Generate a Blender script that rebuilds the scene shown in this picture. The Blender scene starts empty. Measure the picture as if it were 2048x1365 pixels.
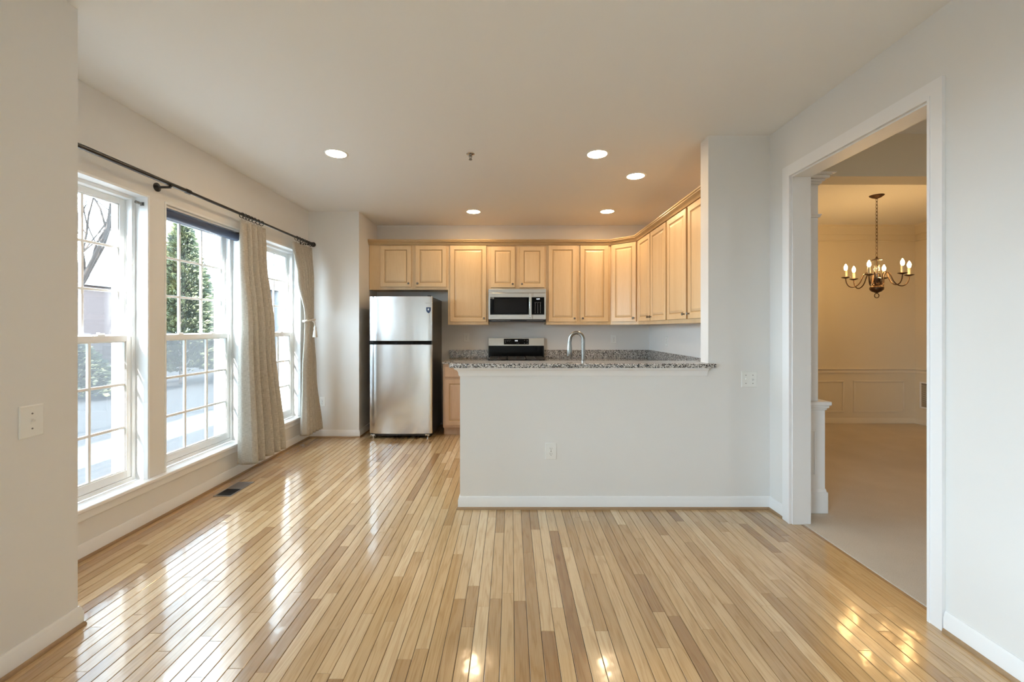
import bpy, math, random
from mathutils import Vector, Matrix
random.seed(7)
PI = math.pi
sc = bpy.context.scene
COL = sc.collection

# ------------------------------------------------------------------ camera
CAMZ = 1.327
cd = bpy.data.cameras.new('camera'); cam = bpy.data.objects.new('camera', cd); COL.objects.link(cam)
cam.location = (0, 0, CAMZ); cam.rotation_euler = (PI/2, 0, 0)
cd.sensor_fit = 'HORIZONTAL'; cd.sensor_width = 36.0; cd.lens = 853/2048*36
cd.shift_x = 2/2048; cd.shift_y = -26/2048
cd.clip_start = 0.05; cd.clip_end = 300
sc.camera = cam

# ------------------------------------------------------------------ view, world, sun
vs = sc.view_settings
sc.display_settings.display_device = 'sRGB'
vs.view_transform = 'Standard'; vs.look = 'None'; vs.gamma = 1.0; vs.use_curve_mapping = False
vs.exposure = 0.42
try:
    sc.cycles.use_denoising = True
    sc.cycles.max_bounces = 10; sc.cycles.diffuse_bounces = 6; sc.cycles.glossy_bounces = 4
    sc.cycles.transparent_max_bounces = 12; sc.cycles.transmission_bounces = 6
    sc.cycles.caustics_reflective = False; sc.cycles.caustics_refractive = False
    sc.cycles.sample_clamp_indirect = 6.0
except Exception:
    pass
world = bpy.data.worlds.new('sky'); sc.world = world; world.use_nodes = True
wn = world.node_tree.nodes; wl = world.node_tree.links
wn.clear()
wo = wn.new('ShaderNodeOutputWorld'); bg = wn.new('ShaderNodeBackground')
bg.inputs['Color'].default_value = (0.68, 0.85, 1.0, 1)
SKY = 20.0
bg.inputs['Strength'].default_value = SKY
wl.new(bg.outputs[0], wo.inputs[0])

sd = bpy.data.lights.new('sun', 'SUN'); sun = bpy.data.objects.new('sun', sd); COL.objects.link(sun)
sd.energy = 50.0; sd.angle = math.radians(0.6); sd.color = (1.0, 0.96, 0.90)
sun.rotation_euler = Vector((0.272, 1.0, -0.56)).to_track_quat('-Z', 'Y').to_euler()
sun.location = (-8, -25, 16)

# daylight portals in the window openings (they only guide the sky light through the openings)
def portal(loc, rot, sx, sy):
    d = bpy.data.lights.new('window_portal', 'AREA'); o = bpy.data.objects.new('window_portal', d); COL.objects.link(o)
    d.shape = 'RECTANGLE'; d.size = sx; d.size_y = sy
    d.cycles.is_portal = True
    o.location = loc; o.rotation_euler = rot

# ------------------------------------------------------------------ measures
XL = -2.455        # window wall
XR = 1.90          # wall with the dining opening
XR2 = 2.02
YB = 5.863         # kitchen back wall
YF = 5.17          # wall face left of the refrigerator
XF = -1.842
YI = 3.13; YI2 = 3.257     # bar wall
XI = -0.374; XC = 1.448
H = 2.74
XN = -1.92; YN = 1.89      # near left wall
YREAR = -3.0
XD = 5.60; YD = 5.91       # dining room
WINS = [(2.033, 2.887), (3.031, 3.885), (4.121, 4.975)]
ZS, ZH = 0.305, 2.216
DO0, DO1, DOZ = 1.927, 2.89, 2.36
for a, b in WINS:
    portal((XL-0.22, (a+b)/2, (ZS+ZH)/2), (0, -PI/2, 0), ZH-ZS, b-a)
portal((XN-0.21, -1.65, 1.325), (0, -PI/2, 0), 2.05, 2.2)

portal((XD+0.13, -0.4, 1.55), (0, PI/2, 0), 1.3, 0.5)

# ------------------------------------------------------------------ node helpers
def newmat(name):
    m = bpy.data.materials.new(name); m.use_nodes = True
    nt = m.node_tree; nt.nodes.clear()
    out = nt.nodes.new('ShaderNodeOutputMaterial')
    return m, nt, out
def principled(name, color, rough=0.5, metal=0.0, spec=0.5, bump=None, coat=0.0):
    m, nt, out = newmat(name)
    p = nt.nodes.new('ShaderNodeBsdfPrincipled')
    p.inputs['Base Color'].default_value = (*color, 1)
    p.inputs['Roughness'].default_value = rough
    p.inputs['Metallic'].default_value = metal
    p.inputs['Specular IOR Level'].default_value = spec
    p.inputs['Coat Weight'].default_value = coat
    nt.links.new(p.outputs[0], out.inputs[0])
    if bump:
        scale, strength, dist = bump
        tc = nt.nodes.new('ShaderNodeTexCoord'); n = nt.nodes.new('ShaderNodeTexNoise')
        n.inputs['Scale'].default_value = scale; n.inputs['Detail'].default_value = 4
        b = nt.nodes.new('ShaderNodeBump'); b.inputs['Strength'].default_value = strength
        b.inputs['Distance'].default_value = dist
        nt.links.new(tc.outputs['Object'], n.inputs['Vector'])
        nt.links.new(n.outputs['Fac'], b.inputs['Height']); nt.links.new(b.outputs[0], p.inputs['Normal'])
    return m
def N(nt, t, **kw):
    n = nt.nodes.new(t)
    for k, v in kw.items():
        if k in n.inputs: n.inputs[k].default_value = v
        else: setattr(n, k, v)
    return n
def ramp(nt, stops):
    r = nt.nodes.new('ShaderNodeValToRGB')
    el = r.color_ramp.elements
    while len(el) < len(stops): el.new(0.5)
    for e, (p, c) in zip(el, stops):
        e.position = p; e.color = (*c, 1)
    return r
def emission(name, color, strength):
    m, nt, out = newmat(name)
    e = nt.nodes.new('ShaderNodeEmission'); e.inputs[0].default_value = (*color, 1); e.inputs[1].default_value = strength
    nt.links.new(e.outputs[0], out.inputs[0]); return m

M = {}
M['wall'] = principled('wall_paint', (0.77, 0.76, 0.74), 0.7, spec=0.25, bump=(160, 0.05, 0.002))
M['ceiling'] = principled('ceiling_paint', (0.84, 0.83, 0.81), 0.9, spec=0.1, bump=(120, 0.05, 0.002))
M['trim'] = principled('white_trim_paint', (0.84, 0.84, 0.84), 0.35, spec=0.4)
M['vinyl'] = principled('white_vinyl', (0.86, 0.87, 0.87), 0.35)
M['dining'] = principled('dining_wall_warm_tint', (0.76, 0.69, 0.55), 0.7, spec=0.2, bump=(160, 0.05, 0.002))  # white walls with the warm lamp light mixed into their colour
M['dining_trim'] = principled('dining_trim_warm_tint', (0.79, 0.725, 0.60), 0.5, spec=0.3)  # white trim, tinted tan to carry the chandelier's warm light
M['black'] = principled('black_metal', (0.012, 0.011, 0.010), 0.32, spec=0.5)
M['blackglass'] = principled('black_glass', (0.0015, 0.0015, 0.0018), 0.08, spec=0.16)
M['blackplastic'] = principled('black_plastic', (0.02, 0.02, 0.022), 0.35)
M['fridge_side'] = principled('dark_enamel', (0.02, 0.019, 0.018), 0.28, bump=(400, 0.1, 0.001))
M['chrome'] = principled('chrome', (0.75, 0.74, 0.72), 0.12, metal=1)
M['nickel'] = principled('brushed_nickel', (0.27, 0.26, 0.24), 0.25, metal=1)
M['pewter'] = principled('dark_pewter', (0.20, 0.18, 0.16), 0.3, metal=1)
M['bronze'] = principled('aged_bronze', (0.11, 0.07, 0.045), 0.35, metal=1)
M['bronze_dark'] = principled('dark_bronze', (0.08, 0.045, 0.028), 0.45, metal=0.8)
M['candle'] = principled('candle_sleeve', (0.80, 0.72, 0.55), 0.5)
M['plastic'] = principled('white_plastic', (0.82, 0.82, 0.79), 0.35)
M['slot'] = principled('slot_dark', (0.05, 0.05, 0.05), 0.5)
M['grey'] = principled('grey_metal', (0.20, 0.19, 0.18), 0.4, metal=0.6)
M['register_metal'] = principled('register_metal', (0.33, 0.30, 0.27), 0.35, metal=0.7)
M['cover_metal'] = principled('cover_metal', (0.22, 0.20, 0.19), 0.4, metal=0.5)
M['shade'] = principled('navy_shade', (0.05, 0.07, 0.13), 0.38, spec=0.4)
M['badge'] = principled('badge_blue', (0.05, 0.08, 0.16), 0.2, metal=0.3)
M['display'] = emission('display_digits', (0.9, 0.95, 1.0), 2.2)
M['lettering'] = principled('pale_lettering', (0.6, 0.62, 0.62), 0.4)
M['groove'] = principled('groove_glaze_edge_shade', (0.43, 0.28, 0.135), 0.45)  # glaze in the grooves; on door edges it stands in for shadow
M['gap'] = principled('floor_gap', (0.045, 0.028, 0.018), 0.8)
M['lamp'] = emission('ceiling_lamp', (1.0, 0.72, 0.44), 95.0)
M['bulb'] = emission('chandelier_bulb', (1.0, 0.60, 0.23), 175.0)
M['hallfill'] = emission('hall_fill_glow', (1.0, 0.84, 0.66), 36.0)  # glow of the added hall fill lamp
M['asphalt'] = principled('asphalt', (0.062, 0.062, 0.064), 0.9, spec=0.0, bump=(30, 0.4, 0.02))
M['concrete'] = principled('pale_concrete', (0.10, 0.10, 0.10), 0.9, spec=0.1)
M['bark'] = principled('bark', (0.05, 0.042, 0.038), 0.9, spec=0.1)
M['brick_far'] = principled('far_brick', (0.085, 0.066, 0.062), 0.9, spec=0.1)
M['siding'] = principled('far_siding', (0.06, 0.06, 0.062), 0.8, spec=0.1)
M['shingle'] = principled('far_shingle', (0.05, 0.05, 0.052), 0.9, spec=0.1)
M['farglass'] = principled('far_window', (0.07, 0.09, 0.11), 0.1)

def mk_glass():
    m, nt, out = newmat('window_glass')
    tr = N(nt, 'ShaderNodeBsdfTransparent'); tr.inputs[0].default_value = (0.93, 0.95, 0.95, 1)
    gl = N(nt, 'ShaderNodeBsdfGlossy'); gl.inputs['Roughness'].default_value = 0.0
    lw = N(nt, 'ShaderNodeLayerWeight'); lw.inputs['Blend'].default_value = 0.5
    pw = N(nt, 'ShaderNodeMath', operation='POWER'); pw.inputs[1].default_value = 5.0
    nt.links.new(lw.outputs['Facing'], pw.inputs[0])
    fr = N(nt, 'ShaderNodeMath', operation='MULTIPLY_ADD'); fr.inputs[1].default_value = 0.9; fr.inputs[2].default_value = 0.04
    nt.links.new(pw.outputs[0], fr.inputs[0])
    mx = N(nt, 'ShaderNodeMixShader')
    nt.links.new(fr.outputs[0], mx.inputs[0]); nt.links.new(tr.outputs[0], mx.inputs[1]); nt.links.new(gl.outputs[0], mx.inputs[2])
    nt.links.new(mx.outputs[0], out.inputs[0]); return m
M['glass'] = mk_glass()

def mk_screen():
    # fine insect screen: a pale woven mesh too fine to resolve
    m, nt, out = newmat('insect_screen')
    tr = N(nt, 'ShaderNodeBsdfTransparent')
    di = N(nt, 'ShaderNodeBsdfTranslucent'); di.inputs[0].default_value = (0.055, 0.055, 0.056, 1)
    mx = N(nt, 'ShaderNodeMixShader'); mx.inputs[0].default_value = 0.45
    nt.links.new(tr.outputs[0], mx.inputs[1]); nt.links.new(di.outputs[0], mx.inputs[2])
    nt.links.new(mx.outputs[0], out.inputs[0]); return m
M['screen'] = mk_screen()

def mk_floor():
    m, nt, out = newmat('oak_floor')
    p = N(nt, 'ShaderNodeBsdfPrincipled')
    at = N(nt, 'ShaderNodeAttribute'); at.attribute_name = 'plank'
    sep = N(nt, 'ShaderNodeSeparateColor'); nt.links.new(at.outputs['Color'], sep.inputs[0])
    tc = N(nt, 'ShaderNodeTexCoord')
    off = N(nt, 'ShaderNodeCombineXYZ')
    mul = N(nt, 'ShaderNodeMath', operation='MULTIPLY'); mul.inputs[1].default_value = 37.0
    nt.links.new(sep.outputs[1], mul.inputs[0])
    nt.links.new(mul.outputs[0], off.inputs[0]); nt.links.new(mul.outputs[0], off.inputs[2])
    add = N(nt, 'ShaderNodeVectorMath', operation='ADD')
    nt.links.new(tc.outputs['Object'], add.inputs[0]); nt.links.new(off.outputs[0], add.inputs[1])
    mp = N(nt, 'ShaderNodeMapping'); mp.inputs['Scale'].default_value = (1.0, 0.07, 1.0)
    nt.links.new(add.outputs[0], mp.inputs[0])
    # cathedral grain
    n1 = N(nt, 'ShaderNodeTexNoise'); n1.inputs['Scale'].default_value = 14; n1.inputs['Detail'].default_value = 3
    nt.links.new(mp.outputs[0], n1.inputs['Vector'])
    m1 = N(nt, 'ShaderNodeMath', operation='MULTIPLY'); m1.inputs[1].default_value = 17.0
    nt.links.new(n1.outputs['Fac'], m1.inputs[0])
    fr = N(nt, 'ShaderNodeMath', operation='PINGPONG'); fr.inputs[1].default_value = 1.0
    nt.links.new(m1.outputs[0], fr.inputs[0])
    # fine fibres
    mp2 = N(nt, 'ShaderNodeMapping'); mp2.inputs['Scale'].default_value = (1.0, 0.02, 1.0)
    nt.links.new(add.outputs[0], mp2.inputs[0])
    n2 = N(nt, 'ShaderNodeTexNoise'); n2.inputs['Scale'].default_value = 420; n2.inputs['Detail'].default_value = 3
    nt.links.new(mp2.outputs[0], n2.inputs['Vector'])
    base = ramp(nt, [(0.0, (0.34, 0.195, 0.088)), (0.22, (0.44, 0.275, 0.13)), (0.55, (0.56, 0.375, 0.19)), (1.0, (0.70, 0.52, 0.315))])
    nt.links.new(sep.outputs[0], base.inputs[0])
    dark = N(nt, 'ShaderNodeMixRGB', blend_type='MULTIPLY'); dark.inputs[0].default_value = 1.0
    gr = ramp(nt, [(0.0, (0.84, 0.79, 0.72)), (0.45, (0.98, 0.97, 0.95)), (1.0, (1.0, 1.0, 1.0))])
    nt.links.new(fr.outputs[0], gr.inputs[0])
    nt.links.new(base.outputs[0], dark.inputs[1]); nt.links.new(gr.outputs[0], dark.inputs[2])
    d2 = N(nt, 'ShaderNodeMixRGB', blend_type='MULTIPLY'); d2.inputs[0].default_value = 1.0
    g2 = ramp(nt, [(0.30, (0.88, 0.85, 0.80)), (0.55, (1, 1, 1))])
    nt.links.new(n2.outputs['Fac'], g2.inputs[0])
    nt.links.new(dark.outputs[0], d2.inputs[1]); nt.links.new(g2.outputs[0], d2.inputs[2])
    # a few knots
    vo = N(nt, 'ShaderNodeTexVoronoi'); vo.inputs['Scale'].default_value = 3.2
    mp3 = N(nt, 'ShaderNodeMapping'); mp3.inputs['Scale'].default_value = (1.0, 0.35, 1.0)
    nt.links.new(add.outputs[0], mp3.inputs[0]); nt.links.new(mp3.outputs[0], vo.inputs['Vector'])
    kr = ramp(nt, [(0.0, (0.55, 0.42, 0.32)), (0.035, (0.82, 0.74, 0.66)), (0.06, (1, 1, 1))])
    nt.links.new(vo.outputs['Distance'], kr.inputs[0])
    d3 = N(nt, 'ShaderNodeMixRGB', blend_type='MULTIPLY'); d3.inputs[0].default_value = 0.8
    nt.links.new(d2.outputs[0], d3.inputs[1]); nt.links.new(kr.outputs[0], d3.inputs[2])
    nt.links.new(d3.outputs[0], p.inputs['Base Color'])
    p.inputs['Roughness'].default_value = 0.24
    p.inputs['Specular IOR Level'].default_value = 0.6
    p.inputs['Coat Weight'].default_value = 0.7; p.inputs['Coat Roughness'].default_value = 0.10
    # gentle cupping + brush ripples
    n3 = N(nt, 'ShaderNodeTexNoise'); n3.inputs['Scale'].default_value = 9.0; n3.inputs['Detail'].default_value = 2
    nt.links.new(add.outputs[0], n3.inputs['Vector'])
    bp = N(nt, 'ShaderNodeBump'); bp.inputs['Strength'].default_value = 0.16; bp.inputs['Distance'].default_value = 0.01
    nt.links.new(n3.outputs['Fac'], bp.inputs['Height'])
    bp2 = N(nt, 'ShaderNodeBump'); bp2.inputs['Strength'].default_value = 0.05; bp2.inputs['Distance'].default_value = 0.001
    nt.links.new(n2.outputs['Fac'], bp2.inputs['Height']); nt.links.new(bp.outputs[0], bp2.inputs['Normal'])
    nt.links.new(bp2.outputs[0], p.inputs['Normal']); nt.links.new(bp.outputs[0], p.inputs['Coat Normal'])
    nt.links.new(p.outputs[0], out.inputs[0]); return m
M['floor'] = mk_floor()

def mk_wood(name, c0, c1, axis='Z', scale=6, rough=0.35):
    m, nt, out = newmat(name)
    p = N(nt, 'ShaderNodeBsdfPrincipled'); tc = N(nt, 'ShaderNodeTexCoord'); mp = N(nt, 'ShaderNodeMapping')
    s = {'Z': (1, 1, 0.08), 'X': (0.08, 1, 1), 'Y': (1, 0.08, 1)}[axis]
    mp.inputs['Scale'].default_value = s
    oi = N(nt, 'ShaderNodeObjectInfo')
    add = N(nt, 'ShaderNodeVectorMath', operation='ADD'); sc_ = N(nt, 'ShaderNodeVectorMath', operation='SCALE'); sc_.inputs['Scale'].default_value = 1.0
    nt.links.new(oi.outputs['Location'], sc_.inputs[0])
    nt.links.new(tc.outputs['Object'], add.inputs[0]); nt.links.new(sc_.outputs[0], add.inputs[1])
    nt.links.new(add.outputs[0], mp.inputs[0])
    n = N(nt, 'ShaderNodeTexNoise'); n.inputs['Scale'].default_value = scale; n.inputs['Detail'].default_value = 5
    n2 = N(nt, 'ShaderNodeTexNoise'); n2.inputs['Scale'].default_value = scale*22; n2.inputs['Detail'].default_value = 2
    nt.links.new(mp.outputs[0], n.inputs['Vector']); nt.links.new(mp.outputs[0], n2.inputs['Vector'])
    mx = N(nt, 'ShaderNodeMath', operation='MULTIPLY_ADD'); mx.inputs[1].default_value = 0.35
    nt.links.new(n2.outputs['Fac'], mx.inputs[0]); nt.links.new(n.outputs['Fac'], mx.inputs[2])
    r = ramp(nt, [(0.40, c0), (0.95, c1)])
    nt.links.new(mx.outputs[0], r.inputs[0]); nt.links.new(r.outputs[0], p.inputs['Base Color'])
    p.inputs['Roughness'].default_value = rough
    nt.links.new(p.outputs[0], out.inputs[0]); return m
M['maple'] = mk_wood('glazed_maple', (0.66, 0.46, 0.245), (0.78, 0.585, 0.355))
M['base_maple'] = mk_wood('base_maple', (0.47, 0.30, 0.185), (0.62, 0.42, 0.27))
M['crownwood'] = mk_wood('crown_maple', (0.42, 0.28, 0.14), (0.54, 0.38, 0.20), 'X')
M['shoewood'] = mk_wood('shoe_molding_oak', (0.26, 0.16, 0.085), (0.40, 0.26, 0.14), 'X', 4)
M['darkoak'] = M['shoewood']

def mk_granite():
    m, nt, out = newmat('speckled_granite')
    p = N(nt, 'ShaderNodeBsdfPrincipled'); tc = N(nt, 'ShaderNodeTexCoord')
    v = N(nt, 'ShaderNodeTexVoronoi'); v.inputs['Scale'].default_value = 195
    nz = N(nt, 'ShaderNodeTexNoise'); nz.inputs['Scale'].default_value = 140; nz.inputs['Detail'].default_value = 3
    nt.links.new(tc.outputs['Object'], nz.inputs['Vector'])
    ad = N(nt, 'ShaderNodeVectorMath', operation='MULTIPLY_ADD'); ad.inputs[1].default_value = (0.012,)*3
    nt.links.new(nz.outputs['Color'], ad.inputs[0]); nt.links.new(tc.outputs['Object'], ad.inputs[2])
    nt.links.new(ad.outputs[0], v.inputs['Vector'])
    sep = N(nt, 'ShaderNodeSeparateColor'); nt.links.new(v.outputs['Color'], sep.inputs[0])
    r = ramp(nt, [(0.0, (0.010, 0.010, 0.012)), (0.33, (0.03, 0.028, 0.028)), (0.36, (0.22, 0.195, 0.175)), (0.62, (0.42, 0.38, 0.34)), (0.66, (0.66, 0.63, 0.59)), (1.0, (0.75, 0.73, 0.70))])
    r.color_ramp.interpolation = 'LINEAR'
    nt.links.new(sep.outputs[0], r.inputs[0]); nt.links.new(r.outputs[0], p.inputs['Base Color'])
    p.inputs['Roughness'].default_value = 0.09
    nt.links.new(p.outputs[0], out.inputs[0]); return m
M['granite'] = mk_granite()

def mk_steel(name, vert=True, col=(0.62, 0.61, 0.60), rough=0.20):
    m, nt, out = newmat(name)
    p = N(nt, 'ShaderNodeBsdfPrincipled'); tc = N(nt, 'ShaderNodeTexCoord'); mp = N(nt, 'ShaderNodeMapping')
    mp.inputs['Scale'].default_value = (1, 1, 300) if not vert else (300, 300, 1)
    nt.links.new(tc.outputs['Object'], mp.inputs[0])
    n = N(nt, 'ShaderNodeTexNoise'); n.inputs['Scale'].default_value = 2.0; n.inputs['Detail'].default_value = 2
    nt.links.new(mp.outputs[0], n.inputs['Vector'])
    b = N(nt, 'ShaderNodeBump'); b.inputs['Strength'].default_value = 0.06; b.inputs['Distance'].default_value = 0.001
    nt.links.new(n.outputs['Fac'], b.inputs['Height']); nt.links.new(b.outputs[0], p.inputs['Normal'])
    p.inputs['Base Color'].default_value = (*col, 1); p.inputs['Metallic'].default_value = 1
    p.inputs['Roughness'].default_value = rough
    nt.links.new(p.outputs[0], out.inputs[0]); return m
M['steel'] = mk_steel('brushed_steel', False, (0.72, 0.72, 0.72), 0.20)
M['steel2'] = mk_steel('appliance_steel', False, (0.60, 0.58, 0.55), 0.28)

def mk_fabric():
    m, nt, out = newmat('linen_curtain')
    tc = N(nt, 'ShaderNodeTexCoord')
    uv = tc.outputs['UV']
    w1 = N(nt, 'ShaderNodeTexNoise'); w1.inputs['Scale'].default_value = 1; w1.inputs['Detail'].default_value = 2
    mp = N(nt, 'ShaderNodeMapping'); mp.inputs['Scale'].default_value = (16, 420, 1)
    mp2 = N(nt, 'ShaderNodeMapping'); mp2.inputs['Scale'].default_value = (420, 22, 1)
    nt.links.new(uv, mp.inputs[0]); nt.links.new(uv, mp2.inputs[0])
    w2 = N(nt, 'ShaderNodeTexNoise'); w2.inputs['Scale'].default_value = 1; w2.inputs['Detail'].default_value = 2
    nt.links.new(mp.outputs[0], w1.inputs['Vector']); nt.links.new(mp2.outputs[0], w2.inputs['Vector'])
    ad = N(nt, 'ShaderNodeMath', operation='ADD'); nt.links.new(w1.outputs['Fac'], ad.inputs[0]); nt.links.new(w2.outputs['Fac'], ad.inputs[1])
    r = ramp(nt, [(0.0, (0.0, 0.0, 0.0)), (0.33, (0.36, 0.32, 0.265)), (0.66, (0.72, 0.68, 0.60))])
    hf = N(nt, 'ShaderNodeMath', operation='MULTIPLY'); hf.inputs[1].default_value = 0.5
    nt.links.new(ad.outputs[0], hf.inputs[0]); nt.links.new(hf.outputs[0], r.inputs[0])
    di = N(nt, 'ShaderNodeBsdfDiffuse'); tl = N(nt, 'ShaderNodeBsdfTranslucent'); mx = N(nt, 'ShaderNodeMixShader'); mx.inputs[0].default_value = 0.25
    nt.links.new(r.outputs[0], di.inputs[0]); nt.links.new(r.outputs[0], tl.inputs[0])
    b = N(nt, 'ShaderNodeBump'); b.inputs['Strength'].default_value = 0.4; b.inputs['Distance'].default_value = 0.002
    nt.links.new(hf.outputs[0], b.inputs['Height']); nt.links.new(b.outputs[0], di.inputs['Normal'])
    nt.links.new(di.outputs[0], mx.inputs[1]); nt.links.new(tl.outputs[0], mx.inputs[2]); nt.links.new(mx.outputs[0], out.inputs[0])
    return m
M['linen'] = mk_fabric()

def mk_carpet():
    m, nt, out = newmat('beige_carpet')
    p = N(nt, 'ShaderNodeBsdfPrincipled'); tc = N(nt, 'ShaderNodeTexCoord')
    n = N(nt, 'ShaderNodeTexNoise'); n.inputs['Scale'].default_value = 260; n.inputs['Detail'].default_value = 3
    n2 = N(nt, 'ShaderNodeTexNoise'); n2.inputs['Scale'].default_value = 3; n2.inputs['Detail'].default_value = 3
    nt.links.new(tc.outputs['Object'], n.inputs['Vector']); nt.links.new(tc.outputs['Object'], n2.inputs['Vector'])
    r = ramp(nt, [(0.3, (0.55, 0.48, 0.39)), (0.7, (0.74, 0.67, 0.58))])
    mx = N(nt, 'ShaderNodeMath', operation='MULTIPLY_ADD'); mx.inputs[1].default_value = 0.25
    nt.links.new(n2.outputs['Fac'], mx.inputs[0])
    sub = N(nt, 'ShaderNodeMath', operation='MULTIPLY'); sub.inputs[1].default_value = 0.78
    nt.links.new(n.outputs['Fac'], sub.inputs[0]); nt.links.new(sub.outputs[0], mx.inputs[2])
    nt.links.new(mx.outputs[0], r.inputs[0]); nt.links.new(r.outputs[0], p.inputs['Base Color'])
    b = N(nt, 'ShaderNodeBump'); b.inputs['Strength'].default_value = 0.7; b.inputs['Distance'].default_value = 0.006
    nt.links.new(n.outputs['Fac'], b.inputs['Height']); nt.links.new(b.outputs[0], p.inputs['Normal'])
    p.inputs['Roughness'].default_value = 1.0; p.inputs['Specular IOR Level'].default_value = 0.05
    nt.links.new(p.outputs[0], out.inputs[0]); return m
M['carpet'] = mk_carpet()

def mk_needles():
    m, nt, out = newmat('evergreen_needles')
    p = N(nt, 'ShaderNodeBsdfPrincipled'); tc = N(nt, 'ShaderNodeTexCoord')
    n = N(nt, 'ShaderNodeTexNoise'); n.inputs['Scale'].default_value = 2.2; n.inputs['Detail'].default_value = 4
    nt.links.new(tc.outputs['Object'], n.inputs['Vector'])
    r = ramp(nt, [(0.35, (0.07, 0.085, 0.07)), (0.55, (0.14, 0.155, 0.09)), (0.75, (0.26, 0.26, 0.14))])
    nt.links.new(n.outputs['Fac'], r.inputs[0]); nt.links.new(r.outputs[0], p.inputs['Base Color'])
    p.inputs['Roughness'].default_value = 0.9; p.inputs['Specular IOR Level'].default_value = 0.1
    nt.links.new(p.outputs[0], out.inputs[0]); return m
M['needles'] = mk_needles()

# ------------------------------------------------------------------ mesh builder
class MB:
    def __init__(s): s.v = []; s.f = []; s.mi = []; s.cur = 0; s.uv = None; s.colr = None
    def add(s, vs, fs):
        o = len(s.v); s.v += [tuple(v) for v in vs]
        for f in fs: s.f.append(tuple(o+i for i in f)); s.mi.append(s.cur)
        return s
    def box(s, x0, x1, y0, y1, z0, z1):
        x0, x1 = min(x0, x1), max(x0, x1); y0, y1 = min(y0, y1), max(y0, y1); z0, z1 = min(z0, z1), max(z0, z1)
        v = [(x0,y0,z0),(x1,y0,z0),(x1,y1,z0),(x0,y1,z0),(x0,y0,z1),(x1,y0,z1),(x1,y1,z1),(x0,y1,z1)]
        return s.add(v, [(0,3,2,1),(4,5,6,7),(0,1,5,4),(1,2,6,5),(2,3,7,6),(3,0,4,7)])
    def prism(s, poly, a, b, axis='Z'):
        n = len(poly)
        area = sum(poly[i][0]*poly[(i+1)%n][1]-poly[(i+1)%n][0]*poly[i][1] for i in range(n))
        if area < 0: poly = poly[::-1]
        if axis == 'Z': P = lambda p, t: (p[0], p[1], t)
        elif axis == 'Y': P = lambda p, t: (p[0], t, p[1])
        else: P = lambda p, t: (t, p[0], p[1])
        if a > b: a, b = b, a
        v = [P(p, a) for p in poly]+[P(p, b) for p in poly]
        fs = [tuple(range(n))[::-1], tuple(range(n, 2*n))]+[(i, (i+1)%n, n+(i+1)%n, n+i) for i in range(n)]
        if axis == 'Y': fs = [f[::-1] for f in fs]
        return s.add(v, fs)
    def lathe(s, prof, c=(0,0,0), seg=24, axis='Z', sx=1, sy=1):
        n = len(prof); v = []; f = []
        for k in range(seg):
            a = 2*PI*k/seg
            for r, h in prof:
                x, y, z = r*math.cos(a)*sx, r*math.sin(a)*sy, h
                if axis == 'Y': x, y, z = x, z, y
                elif axis == 'X': x, y, z = z, x, y
                v.append((c[0]+x, c[1]+y, c[2]+z))
        for k in range(seg):
            k2 = (k+1) % seg
            for i in range(n-1):
                q = (k*n+i, k2*n+i, k2*n+i+1, k*n+i+1)
                f.append(q if axis != 'Y' else q[::-1])
        # caps
        closed_prof = prof[0] == prof[-1]
        if prof[0][0] > 1e-6 and not closed_prof:
            q = tuple(k*n for k in range(seg)); f.append(q[::-1] if axis != 'Y' else q)
        if prof[-1][0] > 1e-6 and not closed_prof:
            q = tuple(k*n+n-1 for k in range(seg)); f.append(q if axis != 'Y' else q[::-1])
        return s.add(v, f)
    def tube(s, pts, r, seg=10, closed=False, caps=True):
        pts = [Vector(p) for p in pts]; n = len(pts)
        rs = r if isinstance(r, (list, tuple)) else [r]*n
        tang = []
        for i in range(n):
            if closed: t = pts[(i+1) % n]-pts[i-1]
            else: t = pts[min(i+1, n-1)]-pts[max(i-1, 0)]
            tang.append(t.normalized())
        up = Vector((0, 0, 1)) if abs(tang[0].z) < 0.9 else Vector((1, 0, 0))
        nrm = (up-tang[0]*up.dot(tang[0])).normalized()
        v = []; f = []
        for i in range(n):
            nrm = (nrm-tang[i]*nrm.dot(tang[i])).normalized()
            b = tang[i].cross(nrm)
            for k in range(seg):
                a = 2*PI*k/seg
                v.append(pts[i]+(nrm*math.cos(a)+b*math.sin(a))*rs[i])
        m = n if closed else n-1
        for i in range(m):
            j = (i+1) % n
            for k in range(seg):
                k2 = (k+1) % seg
                f.append((i*seg+k, i*seg+k2, j*seg+k2, j*seg+k))
        if caps and not closed:
            f.append(tuple(range(seg))[::-1]); f.append(tuple((n-1)*seg+k for k in range(seg)))
        return s.add(v, f)
    def sweep(s, path, prof):
        """profile (outward offset, z) along a 2-D path, mitred; outward is the right hand side"""
        n = len(path); m = len(prof); v = []; f = []
        dirs = []
        for i in range(n-1):
            d = Vector((path[i+1][0]-path[i][0], path[i+1][1]-path[i][1])).normalized(); dirs.append(d)
        for i in range(n):
            d0 = dirs[max(i-1, 0)]; d1 = dirs[min(i, n-2)]
            n0 = Vector((d0.y, -d0.x)); n1 = Vector((d1.y, -d1.x))
            mm = (n0+n1); mm = mm/ (mm.dot(n1) if abs(mm.dot(n1)) > 1e-6 else 1)
            for o, z in prof:
                v.append((path[i][0]+mm.x*o, path[i][1]+mm.y*o, z))
        for i in range(n-1):
            for k in range(m):
                k2 = (k+1) % m
                f.append((i*m+k, i*m+k2, (i+1)*m+k2, (i+1)*m+k))
        f.append(tuple(range(m))[::-1]); f.append(tuple((n-1)*m+k for k in range(m)))
        return s.add(v, f)
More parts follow.
